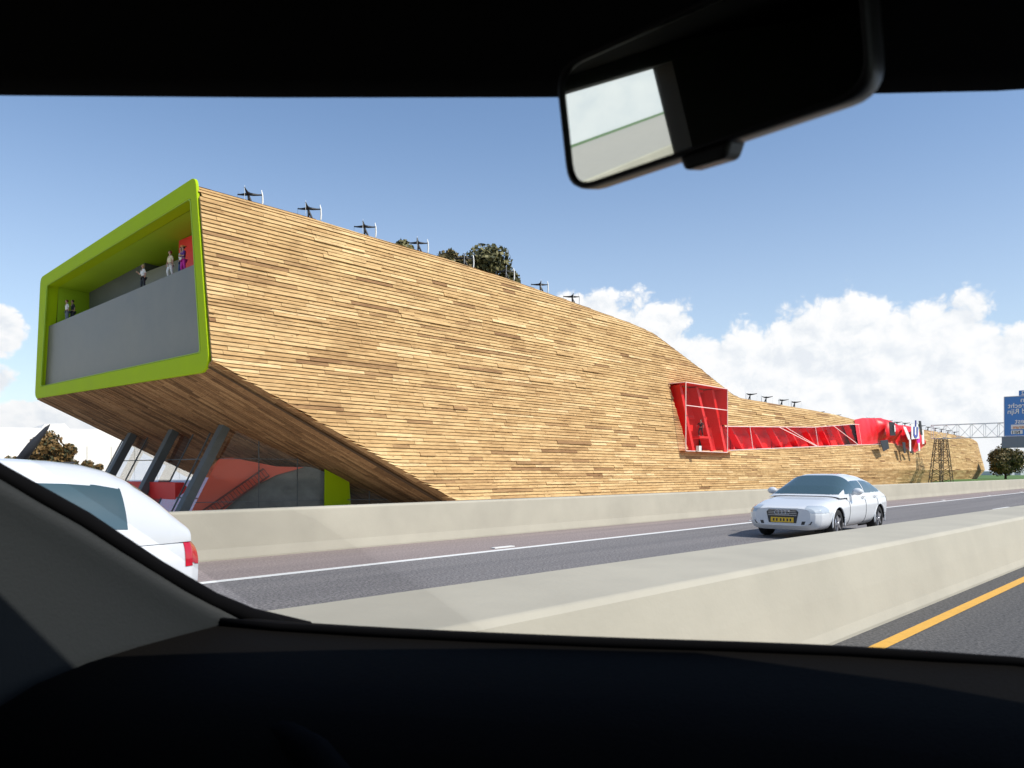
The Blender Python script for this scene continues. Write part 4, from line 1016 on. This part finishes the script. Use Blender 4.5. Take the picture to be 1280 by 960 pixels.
# driver-side pillar foot and grey side panel
edge = [(-.16, .985, 1.835), (.0, .985, 1.735), (.145, .98, 1.635), (.265, .972, 1.55), (.345, .958, 1.497), (.42, .94, 1.437), (.478, .92, 1.395), (.518, .902, 1.373), (.60, .90, 1.345)]
mb = MB(); mb.smooth = True
rw = []
for f, l, z in edge:
    rw.append([(f, l+.03, z-.02), (f, l+.012, z), (f, l-.004, z+.001), (f-.006, l-.014, z-.014), (f-.01, l-.012, z-.03), (f-.014, l-.016, z-.07), (f-.02, l-.028, z-.14), (f-.03, l-.05, z-.25), (f-.04, l-.07, z-.38), (f-.05, l-.085, .75)])
mb.grid(rw); mb.build('side_panel', 'trim', own, subs=1)
mb = MB(); mb.tube([(f, l-.002, z-.001) for f, l, z in edge], .0105, 8); mb.build('pillar_seal', 'lining', own)
# driver seat shoulder
mb = MB(); mb.smooth = True; mb.ball((-.12, .66, 1.20), .20, .62, 1.0, 1.7, 24, 16); mb.build('driver_seat', 'lining', own, subs=1)
# steering wheel rim and hub
mb = MB(); cz = Vector((.33, .62, 1.14)); nx = Vector((0, 1, 0)); nz_ = Vector((.35, 0, .94)).normalized()
mb.tube([tuple(cz+nx*.185*math.cos(2*math.pi*k/28)+nz_*.185*math.sin(2*math.pi*k/28)) for k in range(29)], .016, 8)
mb.ball(tuple(cz), .07, .5, 1, 1); 
for a in (0, 180, 270): mb.bar(cz, cz+nx*.18*math.cos(R(a))+nz_*.18*math.sin(R(a)), .03, .02)
mb.build('steering_wheel', 'lining', own)
# roof lining: swept front edge like the windscreen base
hdr = [(-.17, .99), (.02, .86), (.19, .685), (.325, .54), (.455, .395), (.565, .27), (.68, .13), (.78, -.02), (.83, -.22), (.84, -.42), (.80, -.62)]
HZ = [1.835, 1.835, 1.832, 1.832, 1.832, 1.832, 1.832, 1.832, 1.832, 1.832, 1.83]
mb = MB(); mb.smooth = True
mb.grid([[(f+.035, l, z+.03), (f+.01, l, z+.004), (f, l, z), (f-.03, l, z+.004), (f-.25, l, z+.045), (min(f-.6, -.9), l, z+.06), (-1.9, l, z+.02), (-2.3, l, z-.12)] for (f, l), z in zip(hdr, HZ)])
mb.build('roof_lining', 'lining', own)
mb = MB(); mb.smooth = True
mb.grid([[(f+.045, l, z+.035), (f-.02, l, z+.065), (f-.25, l, z+.10), (min(f-.6, -.9), l, z+.115), (-1.95, l, z+.07), (-2.35, l, z-.10)] for (f, l), z in zip(hdr, HZ)])
mb.build('outer_roof', 'signgrey', own)
# sides with window openings
for l, nm in ((1.0, 0), (-.63, 1)):
    mb = MB(); f0 = .62 if nm == 0 else .95
    mb.box(-2.3, f0, l-.03, l+.03, .45, 1.30 if nm == 0 else 1.36); mb.box(-2.3, -.85, l-.025, l+.025, 1.28, 1.93);
    if nm: mb.box(-2.2, -.5, l-.02, l+.02, 1.3, 1.93)
    mb.box(-2.3, -2.12, l-.025, l+.025, 1.28, 1.8)
    mb.box(-2.3, -.14, l-.03, l+.03, 1.86, 1.93)
    if nm == 1: mb.bar((.95, l, 1.33), (.78, l, 1.84), .06)
    mb.build('door_side', 'cabin', own)
mb = MB(); mb.box(-2.34, -2.28, -.66, 1.03, .45, 1.93); mb.build('tailgate', 'cabin', own)
mb = MB()
for l in (-.25, .6): mb.box(-1.3, -1.05, l-.3, l+.3, .6, 1.40); mb.box(-1.25, -1.13, l-.13, l+.13, 1.42, 1.62)
mb.build('rear_seat', 'cabin', own, bevel=.04)
mb = MB(); mb.box(-2.3, .9, -.6, .98, .38, .5); mb.build('cabin_floor', 'lining', own)
mb = MB(); mb.smooth = True
mb.grid([[(f+.03, l, 1.315), (f+.30, l, 1.25), (f+.8, l*.98, 1.10), (f+1.15, l*.96, .92), (f+1.2, l*.95, .55)] for (f, l) in cowl]); mb.build('bonnet', 'signgrey', own)
# windscreen pane
mb = MB(); mb.smooth = True
mb.grid([[(c[0]+.03, c[1], 1.362), ((c[0]+h[0])/2+.06, (c[1]+h[1])/2, 1.60), (h[0]+.03, h[1], 1.845)] for c, h in zip([cowl[-1]]+[cowl[i] for i in (9, 8, 7, 6, 5, 3, 2, 1, 1, 0)], hdr)])
mb.build('windscreen', 'windscreen', own, fixn=False)
# rear-view mirror, hanging from the lining
mr = bpy.data.objects.new('rear_view_mirror', None); C.objects.link(mr); mr.parent = own
def mloop(wid, hgt, r, off=0):
    return rloop([(-wid, -hgt*.92), (-wid*1.0, hgt), (wid, hgt*.86), (wid, -hgt*.70)], r, 6)
# frame axes: y = across (left +), z up, x back towards the cabin (-f)
mrot = Matrix.Translation((.425, .232, 1.780)) @ Matrix.Rotation(R(-1.5), 4, 'Z') @ Matrix.Rotation(R(-13.9), 4, 'Y')
def mp_(x, y, z): return tuple(mrot @ Vector((x, y, z)))
def mlp(wl, wr, zb, zt, r, k=6): return rloop([(wl, zb), (wl-.004, zt), (wr, zt), (wr, zb+.004)], r, k)
mb = MB(); mb.smooth = True
lpf = mlp(.103, -.098, -.041, .040, .018); ctr = Vector((0, 0))
def scl(lp, s, sz=None): return [Vector((p.x*s, p.y*(sz or s))) for p in lp]
secs = [(-.006, scl(lpf, .955, .90)), (-.0095, scl(lpf, .965, .92)), (-.009, scl(lpf, .99, .975)), (-.003, lpf), (.010, scl(lpf, 1.0, 1.0)), (.026, scl(lpf, .93, .88)), (.038, scl(lpf, .74, .62))]
mb.grid([[mp_(x, p.x, p.y) for p in lp] for x, lp in secs], True)
b = len(mb.v)-len(lpf); mb.f.append(list(range(b, len(mb.v)))); mb.mi.append(0); mb.sm.append(True)
mb.build('mirror_shell', 'mirrorbody', mr)
mb = MB(); lp = scl(lpf, .96, .905); mb.add([mp_(-.0068, p.x, p.y) for p in lp], [tuple(range(len(lp)))]); mb.build('mirror_glass', 'mirrorglass', mr)
mb = MB(); mb.hexa([mp_(*p) for p in [(-.006, -.012, -.047), (.014, -.012, -.047), (.014, .016, -.047), (-.006, .016, -.047), (-.004, -.017, -.034), (.018, -.017, -.034), (.018, .020, -.034), (-.004, .020, -.034)]]); mb.build('dimmer_lever', 'mirrorbody', mr, bevel=.003)
mb = MB(); mb.tube([(.455, .20, 1.795), (.50, .20, 1.81), (.56, .20, 1.84)], [.014, .016, .024], 10); mb.build('mirror_stalk', 'mirrorbody', mr)
